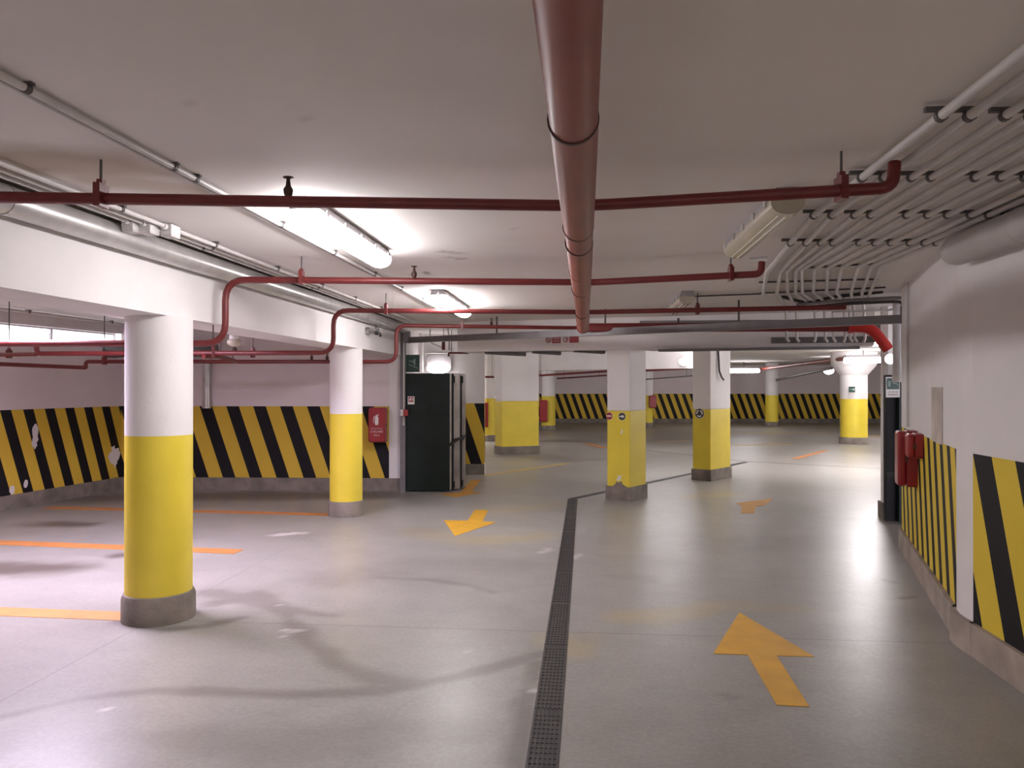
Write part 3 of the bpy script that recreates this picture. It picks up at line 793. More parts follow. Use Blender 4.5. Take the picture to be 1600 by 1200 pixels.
# dark conduits that turn to the wall and go down its edge
for i, (p, lab) in enumerate((
        ([dp(1245, 476, 8.7), dp(1300, 471, 8.5), dp(1400, 465, 8.15), dp(1417, 466, 8.05), dp(1418, 640, 7.95)], 'outer dark cable conduit turning down the edge of the wall end'),
        ([dp(1252, 481, 8.8), dp(1330, 474, 8.55), dp(1398, 471, 8.3), dp(1411, 472, 8.2), dp(1411, 560, 8.15)], 'inner dark cable conduit turning down the edge of the wall end'),
        ([dp(1220, 463, 8.6), dp(1262, 474, 8.8), dp(1300, 464, 8.5), dp(1380, 456, 8.2)], 'dark cable conduit crossing below the turned conduit bundle'))):
    conduit(p, .018, lab, 'dark cable conduits', fillet=.12, m='cable_dark' if i != 0 else 'steel_grey')
conduit([dp(1302, 487, 9.2), dp(1392, 484.5, 8.7), dp(1402, 478, 8.6)], .012, 'thin pale conduit above the steel rail end', 'pale conduits', fillet=.06, m='junction_white')
# white vent pipe at the wall end
t = thing('vent_pipe', dp(1404, 600, 8.9), 'white vertical plastic pipe at the end of the wall by the black door', 'pipe')
MB().tube([dp(1403, 468, 8.9), dp(1403, 588, 8.9)], .054, 20).build('pipe_run', 'junction_white', t)
MB().tube([dp(1403, 583, 8.9), dp(1403, 597, 8.9)], .06, 20).build('end_cap', 'conduit_grey', t)

# round duct on the right wall near the ceiling
t = thing('wall_duct', (2.3, 3, 2.53), 'pale grey rounded duct with blunt end along the top of the wall', 'duct')
e1 = (2.285, 5.05, 2.497)
MB().tube([(2.215, -2.4, 2.497), (2.285, 4.95, 2.497), e1, (2.287, 5.1, 2.497), (2.288, 5.14, 2.497)], [.095, .095, .095, .085, .05], 24).build('duct_section', 'duct_grey', t)
MB().tube([(2.28, 4.3, 2.497), (2.28, 4.32, 2.497)], .097, 24).build('duct_band', 'duct_grey', t)

# ------------------------------------------------------------------ lamps
def tube_lamp(x, y0, y1, label, lit=None, z=CEIL, group='tube lamps on the ceiling', rot=None):
    """closed tray, bowed cover, two tubes, clips; runs along Y at x"""
    t = thing('tube_lamp', (x, (y0 + y1) / 2, z), label, 'lamp', group)
    tray = [(-.085, -.055), (.085, -.055), (.06, 0), (-.06, 0)]
    tr = MB().sweep(tray, (x, y0, z), (x, y1, z)).build('tray', 'lamp_tray', t, bevel=.004)
    cov = [(-.082, -.056)] + [(.085 * math.sin(a), -.06 - .075 * math.cos(a) ** .7) for a in [math.radians(-80 + 20 * k) for k in range(9)]] + [(.082, -.056)]
    MB().sweep(cov, (x, y0 + .012, z), (x, y1 - .012, z)).build('cover', lit or 'cover_off', t); cv = t.children[-1]
    for s in (-1, 1):
        for q in range(5):
            yq = y0 + .12 + (y1 - y0 - .24) * q / 4
            MB().box((x + s * .088, yq, z - .058), (.012, .03, .035)).build('clip', 'galvanised' if not lit else 'lamp_tray', tr)
    if not lit:
        for s in (-.035, .0, .04):
            MB().tube([(x + s, y0 + .06, z - .137 + abs(s) * .2), (x + s, y1 - .06, z - .137 + abs(s) * .2)], .004, 8).build('cover_rib', 'tube_off', cv)
    for yq, s in ((y0, -1), (y1, 1)):
        MB().tube([(x, yq, z - .03), (x, yq + s * .03, z - .03)], .016, 10).build('cable_gland', 'lamp_tray', t)
    return t
tube_lamp(-1.50, 4.05, 5.62, 'brightly lit tube lamp nearest the viewer on the ceiling', 'tube_lit')
tube_lamp(-1.52, 7.95, 9.75, 'lit tube lamp farther along the ceiling, near the folding door', 'tube_lit')
tube_lamp(1.02, 4.05, 5.45, 'unlit tube lamp with beige cover beside the conduit bundle')
tube_lamp(1.06, 8.3, 9.6, 'small looking unlit tube lamp beyond the red sprinkler pipe, near the steel rail')
bl_ = tube_lamp(-4.6, 5.3, 6.8, 'unseen added tube lamp lighting the parking bay behind the long beam', 'bay_fill_lit')
for s_ in (-1, 1):
    MB().sweep([(s_ * .09, -.03), (s_ * .2, -.19), (s_ * .206, -.186), (s_ * .096, -.026)], (-4.6, 5.25, CEIL), (-4.6, 6.85, CEIL)).build('reflector', 'lamp_tray', bl_)  # plates added to throw this unseen lamp's light down on the bay floor
for y_ in (5.25, 6.85): MB().hexa([(-4.8, y_ - .004, CEIL - .19), (-4.4, y_ - .004, CEIL - .19), (-4.4, y_ + .004, CEIL - .19), (-4.8, y_ + .004, CEIL - .19), (-4.69, y_ - .004, CEIL - .03), (-4.51, y_ - .004, CEIL - .03), (-4.51, y_ + .004, CEIL - .03), (-4.69, y_ + .004, CEIL - .03)]).build('reflector_end', 'lamp_tray', bl_)
tube_lamp(-1.5, -4.4, -2.9, 'unseen added tube lamp behind the viewer on the lamp row', 'back_fill_lit')  # added out of view to brighten the near ceiling and floor
tube_lamp(1.0, -4.4, -2.9, 'second unseen added tube lamp behind the viewer, on the conduit side', 'back_fill_lit')
# small ceiling bracket near the sprinkler end
o = MB().tube([cp(1172, 407, 2.64), cp(1200, 405, 2.64)], .02, 8).build('ceiling_bracket', 'conduit_grey', origin=cp(1186, 406, 2.64)); tag(o, 'small grey ceiling bracket beside the upturned sprinkler pipe end', 'bracket')
# conduit linking the unlit far lamp to the bundle
conduit([cp(1085, 463, 2.645), cp(1190, 459, 2.645)], .008, 'thin dark conduit from the far unlit lamp to the bundle', 'lamp feed conduits', m='cable_dark')

def cross_lamp(p0, p1, label, r=.055, m='far_tube_lit', group='lit lamps of the far hall', tray=True):
    p0, p1 = Vector(p0), Vector(p1); c = (p0 + p1) / 2
    t = thing('tube_lamp', c, label, 'lamp', group)
    cov = [(r * 1.3 * math.cos(2 * math.pi * k / 16), -r * .5 + r * math.sin(2 * math.pi * k / 16)) for k in range(16)]
    MB().sweep(cov, p0, p1).build('cover', m, t)
    MB().sweep([(-r, r * .45), (r, r * .45), (r * .8, r * 1.2), (-r * .8, r * 1.2)], p0, p1).build('tray', 'lamp_tray', t)
    MB().tube([c + Vector((0, 0, r)), (c.x, c.y, CEIL)], .012, 8).build('hanger_rod', 'clip_dark', t)
    return t
cross_lamp(dp(1320, 561, 21.4), dp(1378, 560, 21.3), 'long lit lamp in front of the flared column capital', r=.085)
cross_lamp(dp(1140, 577.5, 30.0), dp(1184, 577.5, 31.0), 'lit lamp in the far hall between disc pillar and slim column', r=.085)
t = thing('bulkhead_lamp', dp(1391, 561, 9.6), 'round lit lamp right beside the white vertical pipe', 'lamp', 'bulkhead lamps')
pp = dp(1391, 561, 9.55)
MB().ball(pp, .062, 10, sq=(1, .8, 1)).build('globe', 'bulkhead_lit', t)
MB().tube([pp + W(0, .03, 0), pp + W(0.1, .24, 0)], .05, 14).build('base', 'lamp_tray', t)
for (px, py, D, lab, rr) in ((1070, 565, 17.2, 'lit round lamp on the far beam beside the disc pillar', .12), (1295, 579.5, 26, 'small lit lamp left of the flared column capital', .15)):
    p = dp(px, py, D); t = thing('bulkhead_lamp', p, lab, 'lamp', 'bulkhead lamps')
    MB().ball(p, rr, 10, sq=(1.1, .8, .75)).build('globe', 'far_tube_lit', t)
    MB().tube([p + W(0, .05, 0), p + W(0, rr + .08, 0)], rr * .8, 16).build('base', 'lamp_tray', t)
# unseen far lamps added for brightness, behind lintel, far beam and right hand wall
for X, D, m_, lab in ((2.6, 15.2, 'far_tube_lit', 'added unseen lamp close behind the lintel between the disc pillars'), (7.2, 15.0, 'far_fill_lit', 'added unseen lamp behind the lintel beyond the roundabout disc pillar'),
                      (3.9, 20.5, 'far_tube_lit', 'added unseen lamp behind the far beam and the disc pillar'), (9.6, 17.4, 'far_fill_lit', 'added unseen lamp of the far hall round the corner behind the black door'),
                      (13.0, 23.0, 'far_fill_lit', 'added unseen lamp deep in the far hall round the corner of the wall')):
    cross_lamp(W(X - .65, D, 2.56), W(X + .65, D, 2.56), lab, r=.08, m=m_)
cross_lamp(W(-3.4, 24, 2.56), W(-2.1, 24, 2.56), 'added unseen lamp in the far hall behind the passage wall', r=.08, m='far_fill_lit')  # unseen, added to brighten the far hall
# oval bulkhead above the folding door
pp = dp(685, 570, 14.55)
t = thing('bulkhead_lamp', pp, 'oval lit bulkhead lamp above the dark folding door', 'lamp', 'bulkhead lamps')
MB().ball(pp + Vector((0, 0, -.07)), .225, 14, sq=(1, .5, .42)).build('globe', 'bulkhead_lit', t)
nW = W(0, -1, 0); rW = W(1, 0, 0)
slab(MB(), rrect(.46, .32, .1), pp + Vector((0, 0, .03)) - nW * .17, rW, nW, .08).build('housing', 'lamp_tray', t)
# wiring around it
for i, (pts, lab, m, r) in enumerate((
        ([W((659 - 800) / F * 14.6, 14.6, CEIL), dp(659, 582, 14.6)], 'white conduit beside the oval bulkhead lamp', 'junction_white', .03),
        ([dp(663, 556, 14.45), dp(664, 551, 14.45), dp(712, 551, 14.45)], 'pale conduit above the oval bulkhead lamp', 'junction_white', .02),
        ([W((672 - 800) / F * 13.6, 13.6, CEIL), dp(672, 535, 13.6), dp(690, 543, 13.8)], 'curved pale conduit above the oval bulkhead lamp', 'conduit_grey', .014),
        ([W((700 - 800) / F * 13.4, 13.4, CEIL), dp(702, 530, 13.4), dp(702, 546, 13.6)], 'pale conduit on the lintel end next to the red stub', 'conduit_grey', .014))):
    conduit(pts, r, lab, 'conduits around the oval bulkhead', m=m, fillet=.06)
red_pipe([dp(693, 528, 13.5), dp(693, 547, 13.5)], .03, 'short vertical red pipe on the lintel end above the oval lamp', fillet=0, group='red stubs above the oval lamp')
red_pipe([dp(701, 557, 13.9), dp(701, 551.5, 13.9), dp(732, 551.5, 13.6)], .018, 'short red pipe with downturned end over the oval lamp', fillet=.04, group='red stubs above the oval lamp')

# slanting ducts under the far ceiling
for pa, pb_, r, lab, m in ((dp(1186, 577, 32), dp(1330, 559, 21.6), .06, 'slanting pipe from the far lamp towards the flared column', 'terracotta_plastic'),
                        (dp(1212, 594, 33), dp(1300, 575, 24), .05, 'lower slanting grey pipe above the slim far column', 'steel_grey'),
                        (dp(1225, 571, 30), dp(1330, 556, 21.8), .03, 'thin slanting pipe above the far lamp', 'steel_grey')):
    o = MB().tube([pa, pb_], r, 12).build('slanting_pipe', m, origin=pa); tag(o, lab, 'pipe', 'slanting pipes of the far hall')

# ------------------------------------------------------------------ steel rail, posts, folding door, black door
R0, R1 = dp(636, 531, 12.2), dp(1418, 497.5, 8.0)
t = thing('door_rail', R0, 'dark steel sliding rail spanning the fire door opening', 'rail')
MB().sweep([(-.025, -.04), (.025, -.04), (.025, .04), (-.025, .04)], R0, R1).build('rail_beam', 'steel_grey', t)
MB().sweep([(-.04, -.05), (.04, -.05), (.04, -.04), (-.04, -.04)], R0, R1).build('rail_lip', 'steel_grey', t)
for p in (R0, R1):
    MB().box(p + Vector((0, 0, .04)), (.1, .1, .18), YAW).build('end_bracket', 'steel_grey', t)
for q in (.25, .5, .75):
    p = R0 + (R1 - R0) * q
    MB().tube([p, (p.x, p.y, CEIL)], .012, 8).build('hanger_rod', 'clip_dark', t)
o = MB().box((*W2(-1.72, 12.33), CEIL / 2), (.085, .1, CEIL), YAW).build('door_post', 'steel_grey', origin=W(-1.72, 12.33)); tag(o, 'tall grey steel post beside the dark folding door', 'post', 'fire door posts')
o = MB().box((*W2(4.045, 8.0), CEIL / 2), (.05, .08, CEIL), YAW).build('door_post', 'steel_grey', origin=W(4.045, 8.0)); tag(o, 'grey steel post at the end of the wall by the red boxes', 'post', 'fire door posts')

t = thing('folding_door', W(-1.3, 12.4), 'dark green folding fire door stacked open beside the grey post', 'door')
D0 = 12.33
for i in range(3):
    d = D0 + i * .2
    x0, x1 = -1.69, (-.97, -.85, -.775)[i]
    def hx(a, b, da, db, z0, z1): return [W(a, da, z0), W(b, da, z0), W(b, db, z0), W(a, db, z0), W(a, da, z1), W(b, da, z1), W(b, db, z1), W(a, db, z1)]
    pn = MB().hexa(hx(x0, x1, d, d + .14, .015, 1.87)).build('door_panel', 'door_green', t, bevel=.005)
    MB().hexa(hx(x1 - (.085 if i else .012), x1 + .012, d - .004, d + .13, .02, 1.865)).build('edge_strip', 'door_edge', pn, origin=parent_loc(t))
    if i < 2:
        MB().hexa(hx(x0 + .02, x1 + .035, d + .14, d + .2, .03, 1.84)).build('seal', 'black_seal', t)
        MB().tube([W(x1 + .03, d + .17, .04), W(x1 + .03, d + .17, .14)], .026, 12).build('pivot', 'black_seal', t)
        MB().tube([W(x1 + .03, d + .17, 1.72), W(x1 + .03, d + .17, 1.83)], .026, 12).build('pivot', 'black_seal', t)
h = MB().tube([W(-.975, 12.29, .74), W(-.93, 12.38, .79), W(-.86, 12.49, .82), W(-.80, 12.6, .83), W(-.76, 12.68, .86)], [.018, .032, .022, .026, .016], 12).build('handle', 'black_seal', t)
# small sticker
c = W(-1.592, D0 - .006, 1.65 - 20.5 * D0 / F)
st_ = thing('fire_sticker', c, 'small white and red fire pictogram sticker on the dark folding door', 'sign')
slab(MB(), rect(.105, .125), c, rW, nW, .004).build('plate', 'sign_white', st_)
slab(MB(), rect(.082, .08), c + Vector((0, 0, .014)), rW, nW, .0015, off=.004).build('red_field', 'sign_red', st_)
g_ = slab(MB(), circ(.017, -.015, -.004), c + Vector((0, 0, .014)), rW, nW, .0015, off=.0055)
slab(g_, rect(.014, .045, .024, 0), c + Vector((0, 0, .014)), rW, nW, .0015, off=.0055); slab(g_, rect(.012, .03, -.004, .022), c + Vector((0, 0, .014)), rW, nW, .0015, off=.0055)
g_.build('pictogram', 'sign_white', st_)
# call point and siren on the post
c = W(-1.70, 12.27, 1.65 - 38 * 12.27 / F + .0)
ca_ = thing('alarm_call_point', W(-1.69, 12.26, 1.18), 'red and grey alarm call point on the steel post', 'alarm')
pz = 1.65 - (645 - 605) * 12.27 / F
MB().box(W(-1.725, 12.255, pz), (.05, .05, .1), YAW).build('back_box', 'conduit_grey', ca_, bevel=.005)
MB().box(W(-1.665, 12.245, pz), (.075, .055, .1), YAW).build('red_box', 'box_red', ca_, bevel=.006)
MB().tube([W(-1.70, 12.26, 1.65 - 652 * 0 - (650 - 605) * 12.27 / F), W(-1.70, 12.26, 1.65 - 60 * 12.27 / F)], [.008, .024], 10).build('cone', 'sign_grey', ca_)
MB().tube([W(-1.70, 12.265, pz + .05), W(-1.70, 12.265, CEIL)], .01, 8).build('cable', 'conduit_grey', ca_)
# emergency exit sign on the passage side
c = dp(645, 568, 12.5)
es = thing('exit_sign', c, 'dark green emergency stairs sign above the edge of the folding door', 'sign', 'green emergency signs')
slab(MB(), rect(.22, .28), c, rW, nW, .012).build('plate', 'sign_green', es)
g_ = MB()
for poly in (circ(.016, .03, .055), [(-.02, .045), (.03, .035), (.05, .0), (.03, -.005), (.012, .02), (-.03, .028)], [(-.07, -.01), (.08, -.07), (.08, -.08), (-.07, -.02)], [(.02, .0), (.045, -.03), (.035, -.035), (.005, -.002)], [(-.06, .03), (-.035, .03), (-.035, .045), (-.06, .045)]):
    slab(g_, poly, c, rW, nW, .002, off=.012)
g_.build('pictogram', 'sign_pale', es)

# black door leaf at the far right of the opening
t = thing('black_door', W(4.64, 9.3), 'black fire door leaf standing open at the wall end', 'door')
def hxx(x0, x1, d0, d1, z0, z1): return [W(x0, d0, z0), W(x1, d0, z0), W(x1, d1, z0), W(x0, d1, z0), W(x0, d0, z1), W(x1, d0, z1), W(x1, d1, z1), W(x0, d1, z1)]
MB().hexa(hxx(4.555, 4.95, 9.5, 9.58, .02, 1.80)).build('leaf', 'door_black', t, bevel=.004)
MB().hexa(hxx(4.555, 4.95, 9.485, 9.5, .55, .62)).build('push_bar', 'black_seal', t)
MB().hexa(hxx(4.68, 4.95, 9.44, 9.5, .02, 1.95)).build('frame_edge', 'door_green', t)
# exit sign in front of it
c = dp(1394.5, 605, 9.425)
es = thing('exit_sign', c, 'white bordered green exit sign with lettering on the black door', 'sign', 'green emergency signs')
slab(MB(), rect(.165, .245), c, rW, nW, .012).build('plate', 'sign_white', es)
cg = c + Vector((0, 0, .042))
slab(MB(), rect(.148, .135), cg, rW, nW, .002, off=.012).build('green_field', 'sign_green', es)
g_ = MB()
for poly in (rect(.026, .065, -.045, .0), circ(.008, .012, .025), [(-.008, .008), (.02, .014), (.03, -.004), (.02, -.006), (.012, .004), (-.01, .001)], [(.03, .012), (.055, .0), (.06, -.02), (.052, -.02), (.046, -.004), (.028, .004)]):
    slab(g_, poly, cg, rW, nW, .002, off=.014)
g_.build('pictogram', 'sign_pale', es)
lettering('USCITA DI', es, c + Vector((0, 0, -.058)), rW, nW, .026, 'sign_black', off=.0135)
lettering('SICUREZZA', es, c + Vector((0, 0, -.09)), rW, nW, .024, 'sign_red', off=.0135)
# small green sign on the stout column
c = dp(1331, 608.5, 22.35)
es = thing('exit_sign', c, 'tiny green emergency sign high on the stout flared column', 'sign', 'green emergency signs')
slab(MB(), rect(.18, .16), c, rW, nW, .02, off=-.01).build('plate', 'sign_green', es)
g_ = MB(); slab(g_, rect(.06, .06, .05, 0), c, rW, nW, .004, off=.01); slab(g_, rect(.05, .02, -.02, 0), c, rW, nW, .004, off=.01); g_.build('pictogram', 'sign_pale', es)

# ------------------------------------------------------------------ red boxes
def ext_box(c, r, n, w, h, d, label, text=True, name='extinguisher_cabinet', cat='cabinet', group='red extinguisher cabinets'):
    t = thing(name, c, label, cat, group)
    slab(MB(), rrect(w, h, .03), c, r, n, d * .55).build('back_shell', 'box_red', t, bevel=.006)
    slab(MB(), rrect(w * .97, h * .975, .04), c, r, n, d * .45, off=d * .56).build('front_cover', 'box_red', t, bevel=.02)
    slab(MB(), rect(.03, .05, w / 2 - .01, 0), c, r, n, .02, off=d * .5).build('latch', 'joint_dark', t)
    if text:
        g = MB()
        for poly in (rrect(.055, .13, .02, 0, .07), rect(.03, .025, 0, .145), [(.012, .155), (.035, .16), (.035, .168), (.0, .168)], [(-.03, .15), (-.05, .12), (-.055, .04), (-.047, .04), (-.042, .115), (-.025, .14)]):
            slab(g, poly, c, r, n, .002, off=d * 1.01)
        g.build('pictogram', 'sign_white', t)
        lettering('ESTINTORE', t, Vector(c) + Vector((0, 0, -.055)), r, n, .036, 'sign_grey', off=d * 1.01)
        lettering('A POLVERE', t, Vector(c) + Vector((0, 0, -.1)), r, n, .04, 'sign_white', off=d * 1.01)
        lettering('KG 6', t, Vector(c) + Vector((0, 0, -.155)), r, n, .04, 'sign_white', off=d * 1.01)
    return t
ext_box(dp(592.5, 663.5, 12.42) + nW * .03, rW, nW, .275, .55, .2, 'red extinguisher cabinet with white lettering on the striped back wall')
# right wall boxes
a, b = Vector((*FR0, 0)), Vector((*FR1, 0)); tR = (b - a).normalized(); nR = Vector((tR.y, -tR.x, 0)); 
LR = (b - a).length
def onR(s, z): p = b - tR * s; return Vector((p.x, p.y, z))      # s metres from the pilaster end
ext_box(onR(2.0, 1.01), tR, nR, .27, .5, .16, 'big red extinguisher cabinet on the wall near the black door', text=False)
ext_box(onR(1.62, 1.15), tR, nR, .24, .21, .12, 'smaller red box beside the big red cabinet on the wall', text=False, name='hose_box', cat='box', group='red wall boxes')
conduit([onR(2.42, 1.27) + nR * .02, onR(2.42, CEIL - .01) + nR * .02], .012, 'thin grey riser conduit above the big red cabinet', 'riser conduits')
# patch of bare plaster above
o = slab(MB(), rect(.5, .42), onR(.8, 1.24 + .2), tR, nR, .006).build('wall_patch', 'patch_brown', origin=onR(.8, 1.24)); tag(o, 'pale brown upright patch on the wall above the thin stripes', 'patch')
MATS['sign_grey'].node_tree.nodes['Principled BSDF'].inputs['Roughness'].default_value = .8
# far cabinets
ext_box(dp(759, 648, 23.78), rW, nW, .16, .75, .15, 'dark red cabinet on the column behind the passage wall', text=False)
ext_box(dp(849, 642, 29.7), rW, nW, .3, .82, .2, 'red cabinet on the far column beside the rectangular pillar', text=False)
ext_box(dp(1019, 627.5, 32.05), rW, nW, .3, .5, .2, 'small red cabinet on the far column behind the disc pillar', text=False)

# ------------------------------------------------------------------ traffic discs on the pillars
f1 = W(-P1e2.x * 1, -P1e2.y * 1, 0)   # outward normal of the left/front face of pillar 1 is -e2
def world_dir(v): return W(v.x, v.y, 0).normalized()
n1, r1 = world_dir(-P1e2), world_dir(-P1e1)
def disc(c, r, n, rad, label, field, draw):
    t = thing('traffic_disc', c, label, 'sign', 'round traffic discs')
    dpl = slab(MB(), circ(rad), c, r, n, .006).build('disc_plate', 'sign_white', t)
    slab(MB(), circ(rad * .93), c, r, n, .0015, off=.006).build('disc_field', field, t)
    g = MB(); draw(g, c, r, n, rad); g.build('symbol', 'sign_white', dpl)
    return t
def bar(g, c, r, n, R): slab(g, rect(R * 1.4, R * .34), c, r, n, .0015, off=.0075)
def arrow(g, c, r, n, R): slab(g, [(-R * .7, -R * .17), (R * .05, -R * .17), (R * .05, -R * .5), (R * .72, 0), (R * .05, R * .5), (R * .05, R * .17), (-R * .7, R * .17)], c, r, n, .0015, off=.0075)
def ring(g, c, r, n, R):
    for k in range(3):
        a0 = math.radians(100 + 120 * k)
        P = lambda q, deg: (R * q * math.cos(a0 + math.radians(deg)), R * q * math.sin(a0 + math.radians(deg)))
        pts = [P(.72, j) for j in range(0, 71, 10)] + [P(.44, j) for j in range(70, -1, -10)]
        slab(g, pts, c, r, n, .0015, off=.0075)
        slab(g, [P(.84, 68), P(.32, 68), P(.6, 98)], c, r, n, .0015, off=.0076)
def onP1(s, z): p = P1A + P1e1 * s; return W(p.x, p.y, z) + n1 * .002
disc(onP1(.125, 1.65 - 46 * 11.3 / F), r1, n1, .058, 'round black disc with white arrow on the rectangular pillar', 'sign_black', arrow)
# the no entry disc is bent round the edge of the pillar
l1 = (Vector((1.345, 11.40)) - Vector((1.706, 11.30))).length
eW = P1A + P1e1 * l1; eW = W(eW.x, eW.y, 1.65 - 45.5 * 11.38 / F) + n1 * .002
t = thing('traffic_disc', eW, 'round red no entry disc bent round the edge of the rectangular pillar', 'sign', 'round traffic discs')
nS = world_dir(P1e1); rS = -n1.copy(); rS = n1 * 1.0
OFF = .036
def clipx(poly, keep):      # keep = +1: x >= 0 part, -1: x <= 0 part
    out = []
    for i in range(len(poly)):
        p, q = poly[i], poly[(i + 1) % len(poly)]
        if keep * p[0] >= 0: out.append(p)
        if (p[0] > 0) != (q[0] > 0):
            k_ = p[0] / (p[0] - q[0]); out.append((0, p[1] + (q[1] - p[1]) * k_))
    return out
for nm, poly, m_, of in (('disc_plate', circ(.058, OFF), 'sign_white', 0), ('disc_field', circ(.054, OFF), 'sign_red', .002), ('symbol', rect(.08, .02, OFF, 0), 'sign_white', .004)):
    g = slab(MB(), clipx(poly, 1), eW, r1, n1, .002, off=of)
    pl = clipx(poly, -1)
    if len(pl) > 2: slab(g, pl, eW + r1 * 0 - n1 * .002, n1, nS, .002, off=of)
    g.build(nm, m_, t)
for nm, s_, z_, pl, m_ in (('paint_chip', .17, .33, [(-.05, -.03), (-.02, -.06), (.0, -.02), (.04, -.05), (.02, .0), (.05, .04), (.0, .02), (-.03, .05), (-.02, .0)], 'sign_white'),
                           ('paint_chip', .17, .2, [(-.11, 0), (-.07, .03), (-.04, .075), (.0, .06), (.03, .085), (.06, .03), (.12, .005), (.12, 0)], 'raw_concrete'),
                           ('paint_chip', .13, 1.0, [(-.02, -.03), (.015, -.02), (.01, .01), (.02, .04), (-.01, .02)], 'sign_white')):
    slab(MB(), pl, onP1(s_, z_), r1, n1, .003).build(nm, m_, P1)
n2, r2 = world_dir(-P2e2), world_dir(-P2e1)
p = P2A + P2e1 * .205
disc(W(p.x, p.y, 1.65 - 41.5 * 13.7 / F) + n2 * .002, r2, n2, .09, 'round black roundabout disc on the darker rectangular pillar', 'sign_black', ring)
# black cable hanging at pillar 2
pts = [dp(1122, 543, 13.9), dp(1123, 560, 13.9), dp(1124, 580, 13.9), dp(1128, 590, 13.95), dp(1131, 594, 13.98)]
pts = [p + W(.0, .0, 0) for p in pts]
o = MB().tube(pts, .016, 8).build('hanging_cable', 'cable_dark', origin=pts[0]); tag(o, 'black cable hanging down the top of the roundabout disc pillar', 'cable')

# ------------------------------------------------------------------ red prohibition signs on the lintel
LA3, LB3 = W(-1.76, 12.46), W(*LB); rL = (LB3 - LA3).normalized(); nL = Vector((rL.y, -rL.x, 0))
def onL(px, py):
    # sight line meets the near face of the lintel
    d = W((px - PX) / F, 1.0, 0); q = LA3
    s = (q - Vector((0, 0, 0))).dot(nL) / d.dot(nL)
    return Vector((d.x * s, d.y * s, H + (HOR - py) / F * s))
for i, (px, w, lab) in enumerate(((864.5, .245, 'red prohibition sign with crossed circle, farther from the pillar, on the lintel'), (892, .255, 'red prohibition sign with round pictogram, nearer the pillar, on the lintel'))):
    c = onL(px, 531 - i * .7); s = thing('prohibition_sign', c, lab, 'sign', 'red prohibition signs on the lintel')
    slab(MB(), rect(w, .115), c, rL, nL, .006).build('plate', 'sign_white' if False else 'white_wall', s)
    slab(MB(), circ(.046, -w / 2 + .05, 0), c, rL, nL, .002, off=.006).build('ring', 'sign_red', s)
    slab(MB(), circ(.034, -w / 2 + .05, 0), c, rL, nL, .002, off=.0075).build('ring_field', 'sign_grey', s)
    g = MB(); x = -w / 2 + .05
    slab(g, [(x - .028, .026), (x - .02, .032), (x + .028, -.026), (x + .02, -.032)] if i == 0 else [(x - .005, .028), (x + .028, .012), (x + .026, -.02), (x + .008, -.006)], c, rL, nL, .002, off=.0095)
    g.build('pictogram', 'sign_red', s)
    slab(MB(), rect(w - .11, .1, .05, 0), c, rL, nL, .002, off=.006).build('red_panel', 'sign_red', s)
    g = MB()
    if i == 0:
        for dy in (.018, -.02): slab(g, rect(w - .15, .012, .05, dy), c, rL, nL, .001, off=.008)
        g.build('faded_line', 'sign_grey', s)
# loose boards hanging under the lintel
for (pa, pb_, D, wd, lab) in ((( 757, 550), (822, 553.5), 12.1, .35, 'long grey board hanging under the lintel beside the passage wall'), ((770, 546.5), (816, 545), 12.0, .3, 'upper grey board under the lintel beside the passage wall'),
                       ((832, 549), (877, 552), 11.9, .3, 'short grey board hanging under the lintel below the red signs'), ((898, 547), (946, 550), 11.75, .3, 'grey board hanging under the lintel next to the pillar'),
                       ((1010, 545), (1030, 545.5), 11.6, .2, 'small dark board under the lintel between the pillars')):
    A_, B_ = dp(pa[0], pa[1] + 2, D), dp(pb_[0], pb_[1] + 2, D)
    o = MB().hexa([A_, B_, B_ + W(0, wd, 0), A_ + W(0, wd, 0)] + [q + Vector((0, 0, .045)) for q in (A_, B_, B_ + W(0, wd, 0), A_ + W(0, wd, 0))]).build('loose_board', 'board_grey', origin=A_)
    tag(o, lab, 'board', 'loose boards under the lintel')
# dark duct tray right of pillar 2 under the lintel
A_, B_ = onL(1000, 536), onL(1385, 537)
A_, B_ = W(2.1, 11.15, 2.19), W(4.6, 10.36, 2.19)
o = MB().sweep([(-.02, -.035), (.12, -.035), (.12, .0), (-.02, .0)], A_, B_).build('lintel_tray_strip', 'steel_grey', origin=A_); tag(o, 'dark grey cable tray fixed under the lintel between pillars and wall end', 'cable tray', 'dark trays on the lintel')
A_, B_ = onL(1205, 531), onL(1388, 529)  # dark strip laid over the lintel face behind the conduit drops
o = MB().sweep([(.0, -.05), (.05, -.05), (.05, .03), (.0, .03)], A_, B_).build('lintel_tray_strip', 'board_grey', origin=A_); tag(o, 'dark flat strip on the lintel face behind the bent ends of the pale conduits', 'cable tray', 'dark trays on the lintel')
A_, B_ = onL(1000, 509), onL(1390, 507)
o = MB().sweep([(.0, -.075), (.02, -.075), (.02, .07), (.0, .07)], A_, B_).build('lintel_tray_strip', 'steel_grey', origin=A_); tag(o, 'wide grey tray on the lintel behind the big red fire main', 'cable tray', 'dark trays on the lintel')

